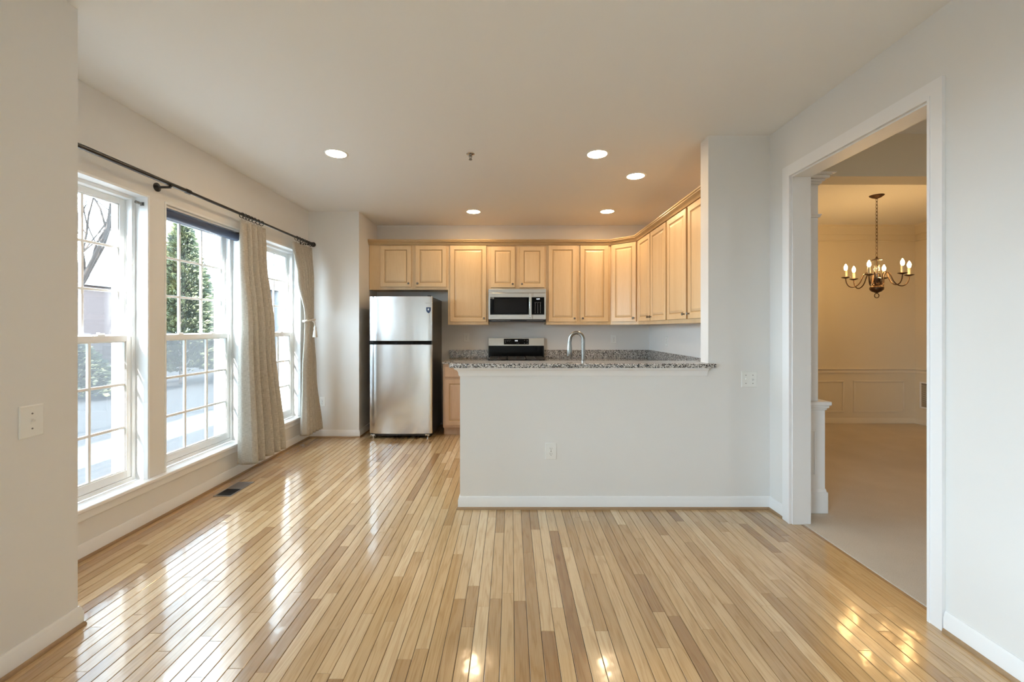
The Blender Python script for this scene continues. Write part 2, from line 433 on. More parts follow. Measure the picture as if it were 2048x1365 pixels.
    def rings(s, x0, z0, w, h, prof, sign=-1, gidx=None):
        """raised panel: profile of (inset, forward offset) rings in the XZ plane, front towards -Y"""
        v = []; f = []
        for ins, d in prof:
            v += [(x0+ins, sign*d, z0+ins), (x0+w-ins, sign*d, z0+ins), (x0+w-ins, sign*d, z0+h-ins), (x0+ins, sign*d, z0+h-ins)]
        o = len(s.v); s.v += v
        for i in range(len(prof)-1):
            for k in range(4):
                k2 = (k+1) % 4
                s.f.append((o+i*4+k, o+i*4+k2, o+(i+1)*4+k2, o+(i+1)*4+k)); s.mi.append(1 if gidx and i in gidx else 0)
        L = (len(prof)-1)*4
        s.f.append((o+L, o+L+1, o+L+2, o+L+3)); s.mi.append(0)
        s.f.append((o+3, o+2, o+1, o)); s.mi.append(0)
        return s

def link(name, mb, mat, parent=None, smooth=30, bevel=0, recalc=True):
    me = bpy.data.meshes.new(name); me.from_pydata(mb.v, [], mb.f)
    mats = mat if isinstance(mat, (list, tuple)) else [mat]
    for m in mats: me.materials.append(M[m] if isinstance(m, str) else m)
    for p, i in zip(me.polygons, mb.mi): p.material_index = i
    if recalc:
        import bmesh
        b = bmesh.new(); b.from_mesh(me); bmesh.ops.recalc_face_normals(b, faces=b.faces); b.to_mesh(me); b.free()
    if smooth:
        for p in me.polygons: p.use_smooth = True
        me.set_sharp_from_angle(angle=math.radians(smooth))
    me.update()
    o = bpy.data.objects.new(name, me); COL.objects.link(o)
    if parent: o.parent = parent
    if bevel:
        bv = o.modifiers.new('bevel', 'BEVEL'); bv.width = bevel; bv.segments = 2; bv.limit_method = 'ANGLE'; bv.angle_limit = math.radians(40)
    return o
def tag(o, label=None, cat=None, group=None, kind=None):
    if label: o['label'] = label
    if cat: o['category'] = cat
    if group: o['group'] = group
    if kind: o['kind'] = kind
    return o
def thing(name, label, cat, loc=(0,0,0), rz=0.0, group=None, kind=None):
    o = bpy.data.objects.new(name, None); o.empty_display_size = 0.1; COL.objects.link(o)
    o.location = loc; o.rotation_euler = (0, 0, rz)
    return tag(o, label, cat, group, kind)
def struct(name, mb, mat, **kw):
    o = link(name, mb, mat, **kw); o['kind'] = 'structure'; return o
def copy_tree(o, parent=None):
    c = o.copy(); COL.objects.link(c); c.parent = parent
    for ch in list(o.children): copy_tree(ch, c)
    return c
def lettering(name, text, size, mat, parent, loc, rot=(PI/2, 0, 0), extrude=0.0004, align='CENTER'):
    cu = bpy.data.curves.new(name, 'FONT'); cu.body = text; cu.size = size; cu.extrude = extrude
    cu.align_x = align; cu.align_y = 'CENTER'; cu.materials.append(M[mat])
    tmp = bpy.data.objects.new(name+'_t', cu); COL.objects.link(tmp)
    dg = bpy.context.evaluated_depsgraph_get()
    me = bpy.data.meshes.new_from_object(tmp.evaluated_get(dg)); me.name = name
    bpy.data.objects.remove(tmp); bpy.data.curves.remove(cu)
    o = bpy.data.objects.new(name, me); COL.objects.link(o); o.parent = parent
    o.location = loc; o.rotation_euler = rot; return o

# ------------------------------------------------------------------ shell
# floor: real boards with eased edges
PW = 0.0588; PX0 = 0.0143
def build_floor():
    v = []; f = []; cols = []
    k0 = math.floor((XL-PX0)/PW); k1 = math.ceil((1.975-PX0)/PW)
    g = 0.0010; e = 0.0016; dz = 0.0014
    for k in range(k0, k1):
        xa = max(XL, PX0+k*PW)+g; xb = min(1.975, PX0+(k+1)*PW)-g
        if xb-xa < 0.01: continue
        y = YREAR-0.8*random.random()
        while y < YB:
            L = random.choice([0.35, 0.5, 0.6, 0.75, 0.9, 1.1, 1.3, 1.6])*random.uniform(0.85, 1.15)
            ya, yb = max(y, YREAR)+g*0.4, min(y+L, YB)-g*0.4
            y += L
            if yb-ya < 0.02: continue
            o = len(v); t = random.uniform(-0.0002, 0.0002); t2 = random.uniform(-0.0002, 0.0002); dd = random.uniform(-0.0002, 0)
            v += [(xa+e, ya+e*0.4, t+dd), (xb-e, ya+e*0.4, t2+dd), (xb-e, yb-e*0.4, t2+dd), (xa+e, yb-e*0.4, t+dd),
                  (xa, ya, -dz), (xb, ya, -dz), (xb, yb, -dz), (xa, yb, -dz), (xa, ya, -0.006), (xb, ya, -0.006), (xb, yb, -0.006), (xa, yb, -0.006)]
            f += [(o, o+1, o+2, o+3)]
            for a, b in ((0, 4), (4, 8)):
                for i in range(4):
                    j = (i+1) % 4
                    f.append((o+b+i, o+b+j, o+a+j, o+a+i))
            tone = min(1, max(0, random.gauss(0.54, 0.19))); rr = random.random()
            if random.random() < 0.10: tone = random.uniform(0.0, 0.2)
            cols += [(tone, rr, random.random(), 1)]*9
    me = bpy.data.meshes.new('floor'); me.from_pydata(v, [], f); me.materials.append(M['floor']); me.materials.append(M['gap'])
    ca = me.color_attributes.new('plank', 'FLOAT_COLOR', 'CORNER')
    buf = []
    for p in me.polygons:
        c = cols[p.index]; buf += list(c)*p.loop_total
    ca.data.foreach_set('color', buf)
    # underlay
    o = bpy.data.objects.new('floor', me); COL.objects.link(o); o['kind'] = 'structure'
    return o
fl = build_floor()
ub = MB().box(XL-0.2, 1.975, YREAR-0.1, YB+0.1, -0.12, -0.0055)
link('underlay', ub, 'gap', fl)
struct('floor_carpet', MB().box(1.975, XD+0.1, YREAR-0.1, YD+0.1, -0.12, 0.004), 'carpet')
struct('ceiling', MB().box(XL-0.25, XD+0.12, YREAR-0.12, YD+0.12, H, H+0.12), 'ceiling')

# window wall, built around its three openings
w = MB(); xo = XL-0.25
w.box(xo, XL, YN-0.2, YB+0.1, -0.1, ZS-0.025)
w.box(xo, XL, YN-0.2, YB+0.1, ZH, H)
ys = [YN-0.2]+[t for p in WINS for t in p]+[YB+0.1]
for i in range(0, len(ys), 2): w.box(xo, XL, ys[i], ys[i+1], ZS-0.025, ZH)
struct('wall_left', w, 'wall')
# near left wall block (camera side)
w = MB(); NW0, NW1, NZ0, NZ1 = -2.75, -0.55, 0.30, 2.35
w.box(XN-0.2, XN, YREAR, NW0, -0.1, H); w.box(XN-0.2, XN, NW1, YN, -0.1, H); w.box(XN-0.2, XN, NW0, NW1, -0.1, NZ0); w.box(XN-0.2, XN, NW0, NW1, NZ1, H)
w.box(xo, XN-0.2, YN-0.2, YN, -0.1, H)
struct('wall_left_near', w, 'wall')
# block left of the refrigerator
struct('wall_corner', MB().box(XL, XF, YF, YB, -0.1, H), 'wall')
struct('wall_back', MB().box(xo, XR2, YB, YB+0.12, -0.1, H), 'wall')
# right wall with opening to dining room
w = MB()
w.box(XR, XR2, YREAR, DO0, -0.1, H); w.box(XR, XR2, DO1, YB, -0.1, H); w.box(XR, XR2, DO0, DO1, DOZ, H)
struct('wall_right', w, 'wall')
# bar wall and column
struct('wall_bar', MB().prism([(XI, -0.1), (XR, -0.1), (XR, H), (XC, H), (XC, 1.037), (XI, 1.037)], YI, YI2, 'Y'), 'wall')
# rear wall with the glazed opening behind the camera
struct('wall_rear', MB().box(XN-0.8, XR2, YREAR-0.12, YREAR, -0.1, H), 'wall')
# dining / hall shell
struct('wall_dining_back', MB().box(XR2, XD+0.12, YD, YD+0.12, -0.1, H), 'dining')
w = MB(); HW0, HW1 = -0.65, -0.15
w.box(XD, XD+0.12, YREAR, HW0, -0.1, H); w.box(XD, XD+0.12, HW1, YD, -0.1, H); w.box(XD, XD+0.12, HW0, HW1, -0.1, 0.9); w.box(XD, XD+0.12, HW0, HW1, 2.2, H)
struct('wall_dining_right', w, 'dining')
struct('wall_dining_left', MB().box(XR2, XR2+0.012, 3.30, YD, -0.1, H), 'dining')
struct('wall_hall_rear', MB().box(XR2, XD+0.12, YREAR-0.12, YREAR, -0.1, H), 'dining')
struct('beam_dining', MB().box(XR2, XD, 3.10, 3.28, 2.43, H), 'dining')

# ---- trim
bprof = [(0, 0.018), (0.014, 0.018), (0.014, 0.066), (0.011, 0.072), (0.011, 0.078), (0.005, 0.092), (0, 0.092)]
sprof = [(0, 0.0)]+[(0.004+0.017*math.cos(a), 0.002+0.019*math.sin(a)) for a in [0, PI/8, PI/4, 3*PI/8, PI/2]]+[(0, 0.021)]
sprof = [(0, 0.0), (0.021, 0.0), (0.0205, 0.008), (0.017, 0.015), (0.010, 0.020), (0, 0.021)]
def base_run(side, path):
    o = struct('baseboard_'+side, MB().sweep(path, bprof), 'trim')
    s = link('shoe_molding', MB().sweep(path, sprof), 'shoewood', o)
    s['label'] = 'stained wood shoe molding'
base_run('left', [(XL, YN), (XL, YF), (XF, YF), (XF, YB)])
base_run('left_near', [(XN, YREAR), (XN, YN), (XL, YN)])
base_run('bar', [(XI, YI2), (XI, YI), (XR, YI), (XR, DO1+0.074)][::1])
base_run('right', [(XR, DO0-0.066), (XR, YREAR)])
o = struct('baseboard_dining', MB().sweep([(XR2+0.012, YD), (XD, YD), (XD, YREAR)], [(a, b-0.012) for a, b in bprof]), 'dining_trim')

# casing of the opening + jamb lining
cs = MB()
cw = 0.072
def casing(y0, y1, z0, z1, x=XR, t=0.016):
    cs.box(x-t, x, y0, y1, z0, z1)
casing(DO1+0.010, DO1+cw, 0, DOZ+0.010); casing(DO0-0.062, DO0-0.010, 0, DOZ+0.010)
casing(DO0-0.062, DO1+cw, DOZ+0.010, DOZ+cw)
# raised inner bead
cs.box(XR-0.019, XR, DO1-0.003, DO1+0.010, 0, DOZ-0.003); cs.box(XR-0.019, XR, DO0-0.010, DO0+0.003, 0, DOZ-0.003)
cs.box(XR-0.019, XR, DO0-0.010, DO1+0.010, DOZ-0.003, DOZ+0.010)
struct('trim_1', cs, 'trim')
jl = MB()
jl.box(XR+0.0005, XR2+0.004, DO1-0.012, DO1, 0, DOZ-0.012); jl.box(XR+0.0005, XR2+0.004, DO0, DO0+0.012, 0, DOZ-0.012)
jl.box(XR+0.0005, XR2+0.004, DO0, DO1, DOZ-0.012, DOZ)
struct('trim_2', jl, 'trim')
# bar top crown moulding
cprof = [(0, 0.974), (0.006, 0.974), (0.010, 0.984), (0.012, 1.000), (0.020, 1.016), (0.034, 1.024), (0.040, 1.030), (0.040, 1.0365), (0, 1.0365)]
struct('trim_3', MB().sweep([(XI, YI2), (XI, YI), (XC-0.01, YI)], cprof), 'trim')
# window stool + apron
st = MB()
st.box(XL-0.08, XL+0.042, YN, 4.99, ZS-0.025, ZS)
so = struct('trim_4', st, 'trim', bevel=0.006)
ap = MB().sweep([(XL, YN), (XL, 4.97)], [(0, 0.222), (0.010, 0.222), (0.016, 0.230), (0.016, 0.270), (0.022, 0.2795), (0, 0.2795)])
struct('trim_5', ap, 'trim')
# dining trims: chair rail, picture frame mouldings, crown
rail = [(0, 0.700), (0.012, 0.702), (0.016, 0.715), (0.010, 0.725), (0.014, 0.745), (0.034, 0.758), (0.034, 0.770), (0, 0.770)]
struct('trim_6', MB().sweep([(XR2+0.012, 3.35), (XR2+0.012, YD), (XD, YD), (XD, 3.3)], rail), 'dining_trim')
crn = [(0, 2.62), (0.012, 2.62), (0.020, 2.64), (0.07, 2.70), (0.09, 2.715), (0.09, H), (0, H)]
struct('trim_7', MB().sweep([(XR2+0.012, 3.28), (XR2+0.012, YD), (XD, YD), (XD, 3.28)], crn), 'dining')
struct('trim_8', MB().sweep([(XR2+0.012, 3.28), (XR2+0.012, YD), (XD, YD), (XD, 3.28)], [(0, 2.525), (0.010, 2.525), (0.014, 2.535), (0.010, 2.545), (0, 2.545)]), 'dining')
pf = MB()
def frame_xz(x0, x1, z0, z1, y, t=0.012, wd=0.022):
    pf.box(x0, x1, y-t, y, z1-wd, z1); pf.box(x0, x1, y-t, y, z0, z0+wd)
    pf.box(x0, x0+wd, y-t, y, z0+wd, z1-wd); pf.box(x1-wd, x1, y-t, y, z0+wd, z1-wd)
for a, b in ((2.20, 2.95), (3.06, 3.80), (3.90, 4.61), (4.74, 5.45)): frame_xz(a, b, 0.16, 0.60, YD)
for a, b in ((3.5, 4.2), (4.35, 5.2)):
    x = XD; t = 0.012; wd = 0.022
    pf.box(x-t, x, a, b, 0.60-wd, 0.60); pf.box(x-t, x, a, b, 0.16, 0.16+wd); pf.box(x-t, x, a, a+wd, 0.16+wd, 0.60-wd); pf.box(x-t, x, b-wd, b, 0.16+wd, 0.60-wd)
struct('trim_9', pf, 'dining_trim', bevel=0.004)

# column on its pedestal at the dining room entrance
c = thing('pillar', 'white square pillar on a panelled pedestal inside the dining room opening', 'pillar', (XR2, 3.05, 0))
pm = MB().box(0.001, 0.227, 0, 0.227, 0.155, 0.74)
pm.box(0.001, 0.240, -0.013, 0.24, 0.0045, 0.155); pm.prism([(-0.0129, 0.155), (-0.006, 0.172), (0.001, 0.178), (0.2, 0.178), (0.2, 0.155)], 0.002, 0.230, 'X')
link('pedestal', pm, 'trim', c, bevel=0.003)
# recessed look panel moulding on the pedestal
fm = MB(); t = 0.006
for (x0, x1, z0, z1) in ((0.03, 0.16, 0.27, 0.282), (0.03, 0.16, 0.588, 0.60), (0.03, 0.042, 0.282, 0.588), (0.148, 0.16, 0.282, 0.588)):
    fm.box(x0, x1, -t, 0.0, z0, z1)
link('panel_molding', fm, 'trim', c, bevel=0.002)
cp = MB().box(0.001, 0.236, -0.010, 0.236, 0.74, 0.755); cp.box(0.001, 0.244, -0.020, 0.244, 0.755, 0.775); cp.box(0.001, 0.255, -0.030, 0.255, 0.775, 0.803)
link('pedestal_cap', cp, 'trim', c, bevel=0.005)
link('shaft', MB().box(0.001, 0.190, 0.018, 0.208, 0.803, 2.36), 'trim', c, bevel=0.003)
rg = MB().box(0.001, 0.200, 0.008, 0.218, 2.122, 2.135); rg.box(0.001, 0.205, 0.003, 0.223, 2.135, 2.145)
link('ring', rg, 'trim', c, bevel=0.002)
ct = MB()
for (o_, z0, z1) in ((0.006, 2.352, 2.362), (0.016, 2.362, 2.376), (0.030, 2.376, 2.392), (0.050, 2.392, 2.412), (0.062, 2.412, 2.420), (0.078, 2.420, 2.4285)):
    ct.box(0.001, 0.190+o_, 0.018-o_, 0.208+o_, z0, z1)
link('capital', ct, 'trim', c, bevel=0.004)

# ------------------------------------------------------------------ windows
def build_window(n, y0, y1):
    root = thing('window_%d' % n, None, None, (XL, y0, ZS), kind='structure')
    W = y1-y0; Hh = ZH-ZS
    j = MB(); t = 0.006
    j.box(-0.085, 0.002, 0, t, 0, Hh-t); j.box(-0.085, 0.002, W-t, W, 0, Hh-t); j.box(-0.085, 0.002, 0, W, Hh-t, Hh)
    # bead at the wall edge
    for (a, b, c_, d) in ((-0.008, 0, 0, Hh+0.008), (W, W+0.008, 0, Hh+0.008), (0, W, Hh, Hh+0.008)):
        j.box(0, 0.004, a, b, c_, d)
    link('jamb_liner', j, 'vinyl', root)
    f = MB(); fw = 0.030
    xa, xb = -0.165, -0.080
    f.box(xa, xb, t, fw, 0, Hh-t); f.box(xa, xb, W-fw, W-t, 0, Hh-t); f.box(xa, xb, fw, W-fw, Hh-fw, Hh-t); f.box(xa, xb, fw, W-fw, 0, 0.028)
    # tracks
    for (yy, d) in ((fw, 0.006), (W-fw-0.006, 0.006)):
        f.box(-0.130, -0.124, yy, yy+d, 0.028, Hh-fw); f.box(-0.088, -0.080, yy, yy+d, 0.028, Hh-fw)
    f.box(-0.130, -0.124, fw, W-fw, Hh-fw-0.006, Hh-fw)
    link('window_frame', f, 'vinyl', root, bevel=0.002)
    zm = (0.028+Hh-fw)/2
    def sash(name, xc, z0, z1, br, tr, lockside):
        s = MB(); d = 0.016; a = fw+0.004; b = W-fw-0.004; stl = 0.036
        s.box(xc-d, xc+d, a, a+stl, z0, z1); s.box(xc-d, xc+d, b-stl, b, z0, z1)
        s.box(xc-d, xc+d, a+stl, b-stl, z0, z0+br); s.box(xc-d, xc+d, a+stl, b-stl, z1-tr, z1)
        ga, gb, gz0, gz1 = a+stl, b-stl, z0+br, z1-tr
        # glazing stops
        for (p, q, r_, u) in ((ga, ga+0.007, gz0, gz1), (gb-0.007, gb, gz0, gz1), (ga, gb, gz0, gz0+0.007), (ga, gb, gz1-0.007, gz1)):
            s.box(xc-0.010, xc+0.010, p, q, r_, u)
        o = link(name, s, 'vinyl', root, bevel=0.002)
        m = MB(); mw = 0.0085
        for k in (1, 2):
            yy = ga+(gb-ga)*k/3; m.box(xc-0.008, xc+0.008, yy-mw, yy+mw, gz0, gz1)
            zz = gz0+(gz1-gz0)*k/3; m.box(xc-0.0078, xc+0.0078, ga, gb, zz-mw, zz+mw)
        link('muntin', m, 'vinyl', o, bevel=0.002)
        link('pane', MB().box(xc-0.002, xc+0.002, ga-0.003, gb+0.003, gz0-0.003, gz1+0.003), 'glass', o)
        return o
    lo = sash('lower_sash', -0.101, 0.030, zm+0.018, 0.052, 0.038, 1)
    up = sash('upper_sash', -0.145, zm-0.018, Hh-fw-0.002, 0.036, 0.036, 0)
    for yy in (W*0.30, W*0.72):
        k = MB().box(-0.112, -0.086, yy-0.026, yy+0.026, zm+0.018, zm+0.026); k.box(-0.106, -0.094, yy-0.008, yy+0.030, zm+0.026, zm+0.034)
        k.lathe([(0.0, 0.026), (0.009, 0.026), (0.009, 0.038), (0, 0.039)], (-0.100, yy-0.008, zm), 12)
        link('sash_lock', k, 'vinyl', root, bevel=0.0015)
    # insect screen outside the lower sash
    s = MB()
    s.box(-0.190, -0.180, fw, fw+0.018, 0.02, zm+0.02); s.box(-0.190, -0.180, W-fw-0.018, W-fw, 0.02, zm+0.02); s.box(-0.190, -0.180, fw, W-fw, 0.02, 0.04); s.box(-0.190, -0.180, fw, W-fw, zm, zm+0.02)
    so_ = link('screen_frame', s, 'vinyl', root)
    link('insect_mesh', MB().box(-0.1855, -0.1845, fw+0.016, W-fw-0.016, 0.038, zm+0.002), 'screen', so_)
    return root
for i, (a, b) in enumerate(WINS): build_window(i+1, a, b)
# large unseen window beside the camera, added to let in more daylight
d = thing('window_4', None, None, (XN-0.12, NW0, NZ0), kind='structure')
m = MB(); L_ = NW1-NW0; hh = NZ1-NZ0
for y in (0, L_/2-0.03, L_-0.06): m.box(-0.03, 0.03, y, y+0.06, 0, hh)
m.box(-0.03, 0.03, 0.06, L_-0.06, 0, 0.07); m.box(-0.03, 0.03, 0.06, L_-0.06, hh-0.07, hh); m.box(-0.025, 0.025, 0.06, L_-0.06, hh/2-0.02, hh/2+0.02)
link('window_frame', m, 'vinyl', d)
link('pane', MB().box(-0.002, 0.002, 0.06, L_-0.06, 0.07, hh-0.07), 'glass', d)

d = thing('window_5', None, None, (XD+0.06, HW0, 0.9), kind='structure')  # small unseen hall window, added to bring daylight into the hall
m = MB(); L_ = HW1-HW0; hh = 1.3
for y in (0, L_/2-0.025, L_-0.05): m.box(-0.03, 0.03, y, y+0.05, 0, hh)
m.box(-0.03, 0.03, 0.05, L_-0.05, 0, 0.05); m.box(-0.03, 0.03, 0.05, L_-0.05, hh-0.05, hh)
link('window_frame', m, 'vinyl', d)
link('pane', MB().box(-0.002, 0.002, 0.05, L_-0.05, 0.05, hh-0.05), 'glass', d)

# ------------------------------------------------------------------ kitchen cabinets
DP = [(0, 0.0), (0, 0.017), (0.003, 0.020), (0.050, 0.020), (0.054, 0.015), (0.060, 0.0135), (0.066, 0.0135), (0.082, 0.0185), (0.086, 0.019)]
def knob(parent, x, z, y=-0.021):
    prof = [(0.0, 0.026), (0.008, 0.0255), (0.0135, 0.022), (0.014, 0.018), (0.010, 0.013), (0.0055, 0.009), (0.005, 0.003), (0.009, 0.0)]
    m = MB(); m.lathe([(r, -h) for r, h in prof][::-1], (x, y, z), 16, 'Y')
    k = link('knob', m, 'pewter', parent, smooth=50); k['label'] = 'dark pewter knob'
def door(parent, x, z, w, h, side, kz=0.045, name='door'):
    o = link(name, MB().rings(x, z, w, h, DP, gidx=(0, 4, 5)), ['maple', 'groove'], parent, smooth=0)  # inner rings are glaze, the outer side ring is painted shadow line
    if side:
        kx = x+w-0.030 if side > 0 else x+0.030
        knob(o, kx, z+kz)
    return o
def cabinet(label, loc, rz, w, h, d, doors, group='maple wall cabinets', toe=0):
    r = thing('wall_cabinet' if not toe else 'base_cabinet', label, 'cabinet', loc, rz, group)
    b = MB().box(0.0005, w-0.0005, 0, d, toe, h)
    if toe: b.box(0.0005, w-0.0005, 0.07, d, 0.0, toe)
    link('body', b, 'maple', r, bevel=0.0015)
    for (x, z, dw, dh, s) in doors: door(r, x, z, dw, dh, s)
    return r
FY = 5.530; FD = YB-FY-0.001
def px(x): return (x-1022)/154.2       # width marks on the cabinet face
ZT = 2.440
A0, A1 = -1.839, -0.817
cabinet('short maple wall cabinet with two doors above the refrigerator', (A0, FY, 1.822), 0, A1-A0, ZT-1.822, FD,
        [(px(761.2)-A0, 0.036, 0.400, 0.535, 1), (px(831.5)-A0, 0.036, 0.400, 0.535, -1)])
B0, B1 = A1, px(976.6)
cabinet('tall single door maple wall cabinet between refrigerator and microwave', (B0, FY, 1.370), 0, B1-B0, ZT-1.370, FD,
        [(px(900.5)-B0, 0.038, px(973)-px(900.5), 0.985, 1)])
C0, C1 = B1, px(1092.4)
cabinet('short maple wall cabinet with two narrow doors above the microwave', (C0, FY, 1.832), 0, C1-C0, ZT-1.832, FD,
        [(px(981.8)-C0, 0.018, px(1030)-px(981.8), 0.530, 1), (px(1039.3)-C0, 0.018, px(1088.6)-px(1039.3), 0.530, -1)])
D0, D1 = C1, 1.289
cabinet('tall two door maple wall cabinet just right of the microwave', (D0, FY, 1.370), 0, D1-D0, ZT-1.370, FD,
        [(px(1096.5)-D0, 0.038, px(1153)-px(1096.5), 0.985, 1), (px(1160)-D0, 0.038, px(1216)-px(1160), 0.985, -1)])
# diagonal corner cabinet
e = thing('wall_cabinet', 'angled corner maple wall cabinet with one door', 'cabinet', (1.29, FY, 1.370), -PI/4, 'maple wall cabinets')
pts = [(1.29, YB-0.001), (1.29, FY), (1.57, 5.25), (XR-0.001, 5.25), (XR-0.001, YB-0.001)]
ca, sa = math.cos(PI/4), math.sin(PI/4)
loc = [((x-1.29)*ca-(y-FY)*sa, (x-1.29)*sa+(y-FY)*ca) for x, y in pts]
link('body', MB().prism(loc, 0, ZT-1.370), 'maple', e, bevel=0.0015)
door(e, 0.026, 0.038, 0.344, 0.985, 1)
# right wall cabinets
RX = 1.57
cabinet('tall two door maple wall cabinet on side wall next to the angled corner one', (RX, 5.249, 1.370), -PI/2, 0.989, ZT-1.370, XR-RX-0.001,
        [(0.045, 0.038, 0.430, 0.985, 1), (0.500, 0.038, 0.462, 0.985, -1)])
cabinet('tall two door maple wall cabinet on side wall, partly hidden by the white column', (RX, 4.259, 1.370), -PI/2, 0.990, ZT-1.370, XR-RX-0.001,
        [(0.014, 0.038, 0.458, 0.985, 1), (0.515, 0.038, 0.458, 0.985, -1)])
# crown along the cabinet tops
cpr = [(-0.02, 2.4405), (0.022, 2.4405), (0.022, 2.404), (0.026, 2.404), (0.028, 2.414), (0.034, 2.424), (0.044, 2.434), (0.052, 2.444), (0.052, 2.450), (0.060, 2.462), (0.060, 2.468), (-0.02, 2.468)]
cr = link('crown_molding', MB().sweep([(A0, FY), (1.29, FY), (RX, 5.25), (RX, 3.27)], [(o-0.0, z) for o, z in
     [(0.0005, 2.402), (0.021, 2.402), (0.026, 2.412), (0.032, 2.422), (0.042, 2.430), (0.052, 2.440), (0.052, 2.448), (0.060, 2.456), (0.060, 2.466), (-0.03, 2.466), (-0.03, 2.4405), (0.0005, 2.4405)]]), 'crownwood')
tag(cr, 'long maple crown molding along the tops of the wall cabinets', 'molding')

# base cabinets
bc = thing('base_cabinet', 'maple base cabinet beside the refrigerator, under the short counter', 'cabinet', (-0.836, 5.25, 0), 0)
b = MB().box(0, 0.522, 0, 0.61, 0.10, 0.883); b.box(0, 0.522, 0.065, 0.61, 0, 0.10)
link('body', b, 'maple', bc, bevel=0.0015)
dr = link('drawer', MB().rings(0.024, 0.725, 0.474, 0.130, [(0, 0), (0, 0.017), (0.003, 0.020), (0.010, 0.020)]), ['maple', 'groove'], bc, smooth=0)
knob(dr, 0.26, 0.79)
dd = door(bc, 0.024, 0.130, 0.474, 0.565, 1, kz=0.52)
for o_ in (bc.children[0], dr, dd):
    o_.data.materials[0] = M['base_maple']
# concealed run carrying the corner worktop
rb = thing('base_cabinet', 'corner maple base cabinet run under the granite worktop behind the bar', 'cabinet', (0.456, 5.25, 0), 0)
poly = [(0, 0), (0.834, 0), (0.834, -1.39), (-0.75, -1.39), (-0.75, -1.988), (1.44, -1.988), (1.44, 0.61), (0, 0.61)]
link('body', MB().prism(poly, 0.10, 0.883), 'maple', rb)
ins = [(0.0, 0.065), (0.90, 0.065), (0.90, -1.455), (-0.75, -1.455), (-0.75, -1.988), (1.44, -1.988), (1.44, 0.61), (0, 0.61)]
link('toe_kick', MB().prism(ins, 0, 0.10), 'maple', rb)
for x in (0.03, 0.42): door(rb, x, 0.13, 0.37, 0.72, 1 if x < 0.1 else -1, kz=0.67)

# granite
ctp = link('countertop', MB().box(-0.842, -0.313, 5.213, YB-0.002, 0.884, 0.914), 'granite', bevel=0.004)
tag(ctp, 'short granite countertop between refrigerator and range', 'countertop')
ctp2 = MB().prism([(0.456, YB-0.002), (0.456, 5.213), (1.253, 5.213), (1.253, 3.90), (-0.33, 3.90), (-0.33, YI2+0.001), (XR-0.002, YI2+0.001), (XR-0.002, YB-0.002)], 0.884, 0.914)
o = link('countertop', ctp2, 'granite', bevel=0.004); tag(o, 'large speckled granite countertop right of the range, running into the corner', 'countertop')
o = link('backsplash', MB().box(-0.842, -0.316, 5.842, YB-0.002, 0.9145, 1.028), 'granite', bevel=0.002); tag(o, 'low granite backsplash strip left of the range', 'backsplash')
o = link('backsplash', MB().prism([(0.458, 5.842), (XR-0.022, 5.842), (XR-0.022, 3.30), (XR-0.002, 3.30), (XR-0.002, YB-0.002), (0.458, YB-0.002)], 0.9145, 1.028), 'granite', bevel=0.002)
tag(o, 'low granite backsplash strip right of the range, turning the corner', 'backsplash')
o = link('bar_top', MB().prism([(-0.448, 3.080), (1.487, 3.080), (1.487, YI-0.001), (XC-0.001, YI-0.001), (XC-0.001, 3.37), (-0.448, 3.37)], 1.0375, 1.069), 'granite', bevel=0.005)
tag(o, 'long narrow raised granite bar top on the half wall', 'bar top')

# faucet
fa = thing('faucet', 'brushed nickel gooseneck faucet rising behind the bar', 'faucet', (0.582, 3.44, 0.9145))
def bez(p0, p1, p2, p3, n=12):
    r = []
    for i in range(n+1):
        t = i/n; a = (1-t)**3; b_ = 3*(1-t)**2*t; c_ = 3*(1-t)*t*t; d_ = t**3
        r.append(tuple(a*p0[k]+b_*p1[k]+c_*p2[k]+d_*p3[k] for k in range(3)))
    return r
link('base', MB().lathe([(0.030, 0), (0.030, 0.006), (0.024, 0.012), (0.021, 0.05), (0.021, 0.11), (0.016, 0.125), (0, 0.126)], seg=24), 'nickel', fa, smooth=50)
R = 0.049
arc = [(0, 0, 0.10), (0, 0, 0.2), (0, 0, 0.28)]
import math as _m
for i in range(1, 15):
    a = PI*i/14*0.96
    arc.append((-R+R*math.cos(a), 0.030*(1-math.cos(a))*0.9, 0.318+R*1.15*math.sin(a)))
arc.append((arc[-1][0]-0.003, arc[-1][1]+0.002, 0.30)); arc.append((arc[-1][0]-0.002, arc[-1][1], 0.275))
link('spout', MB().tube(arc, 0.0150, 16), 'nickel', fa, smooth=60)
ex, ey, ez = arc[-1]
sp = link('spray_head', MB().lathe([(0.0, -0.10), (0.023, -0.10), (0.025, -0.094), (0.020, -0.03), (0.0165, 0.0), (0.0165, 0.02), (0, 0.021)], (ex, ey, ez+0.005), 20), 'nickel', fa, smooth=50)
link('handle', MB().tube([(0.018, 0, 0.075), (0.045, 0, 0.08), (0.085, 0.0, 0.105)], [0.009, 0.007, 0.005], 10), 'nickel', fa, smooth=50)

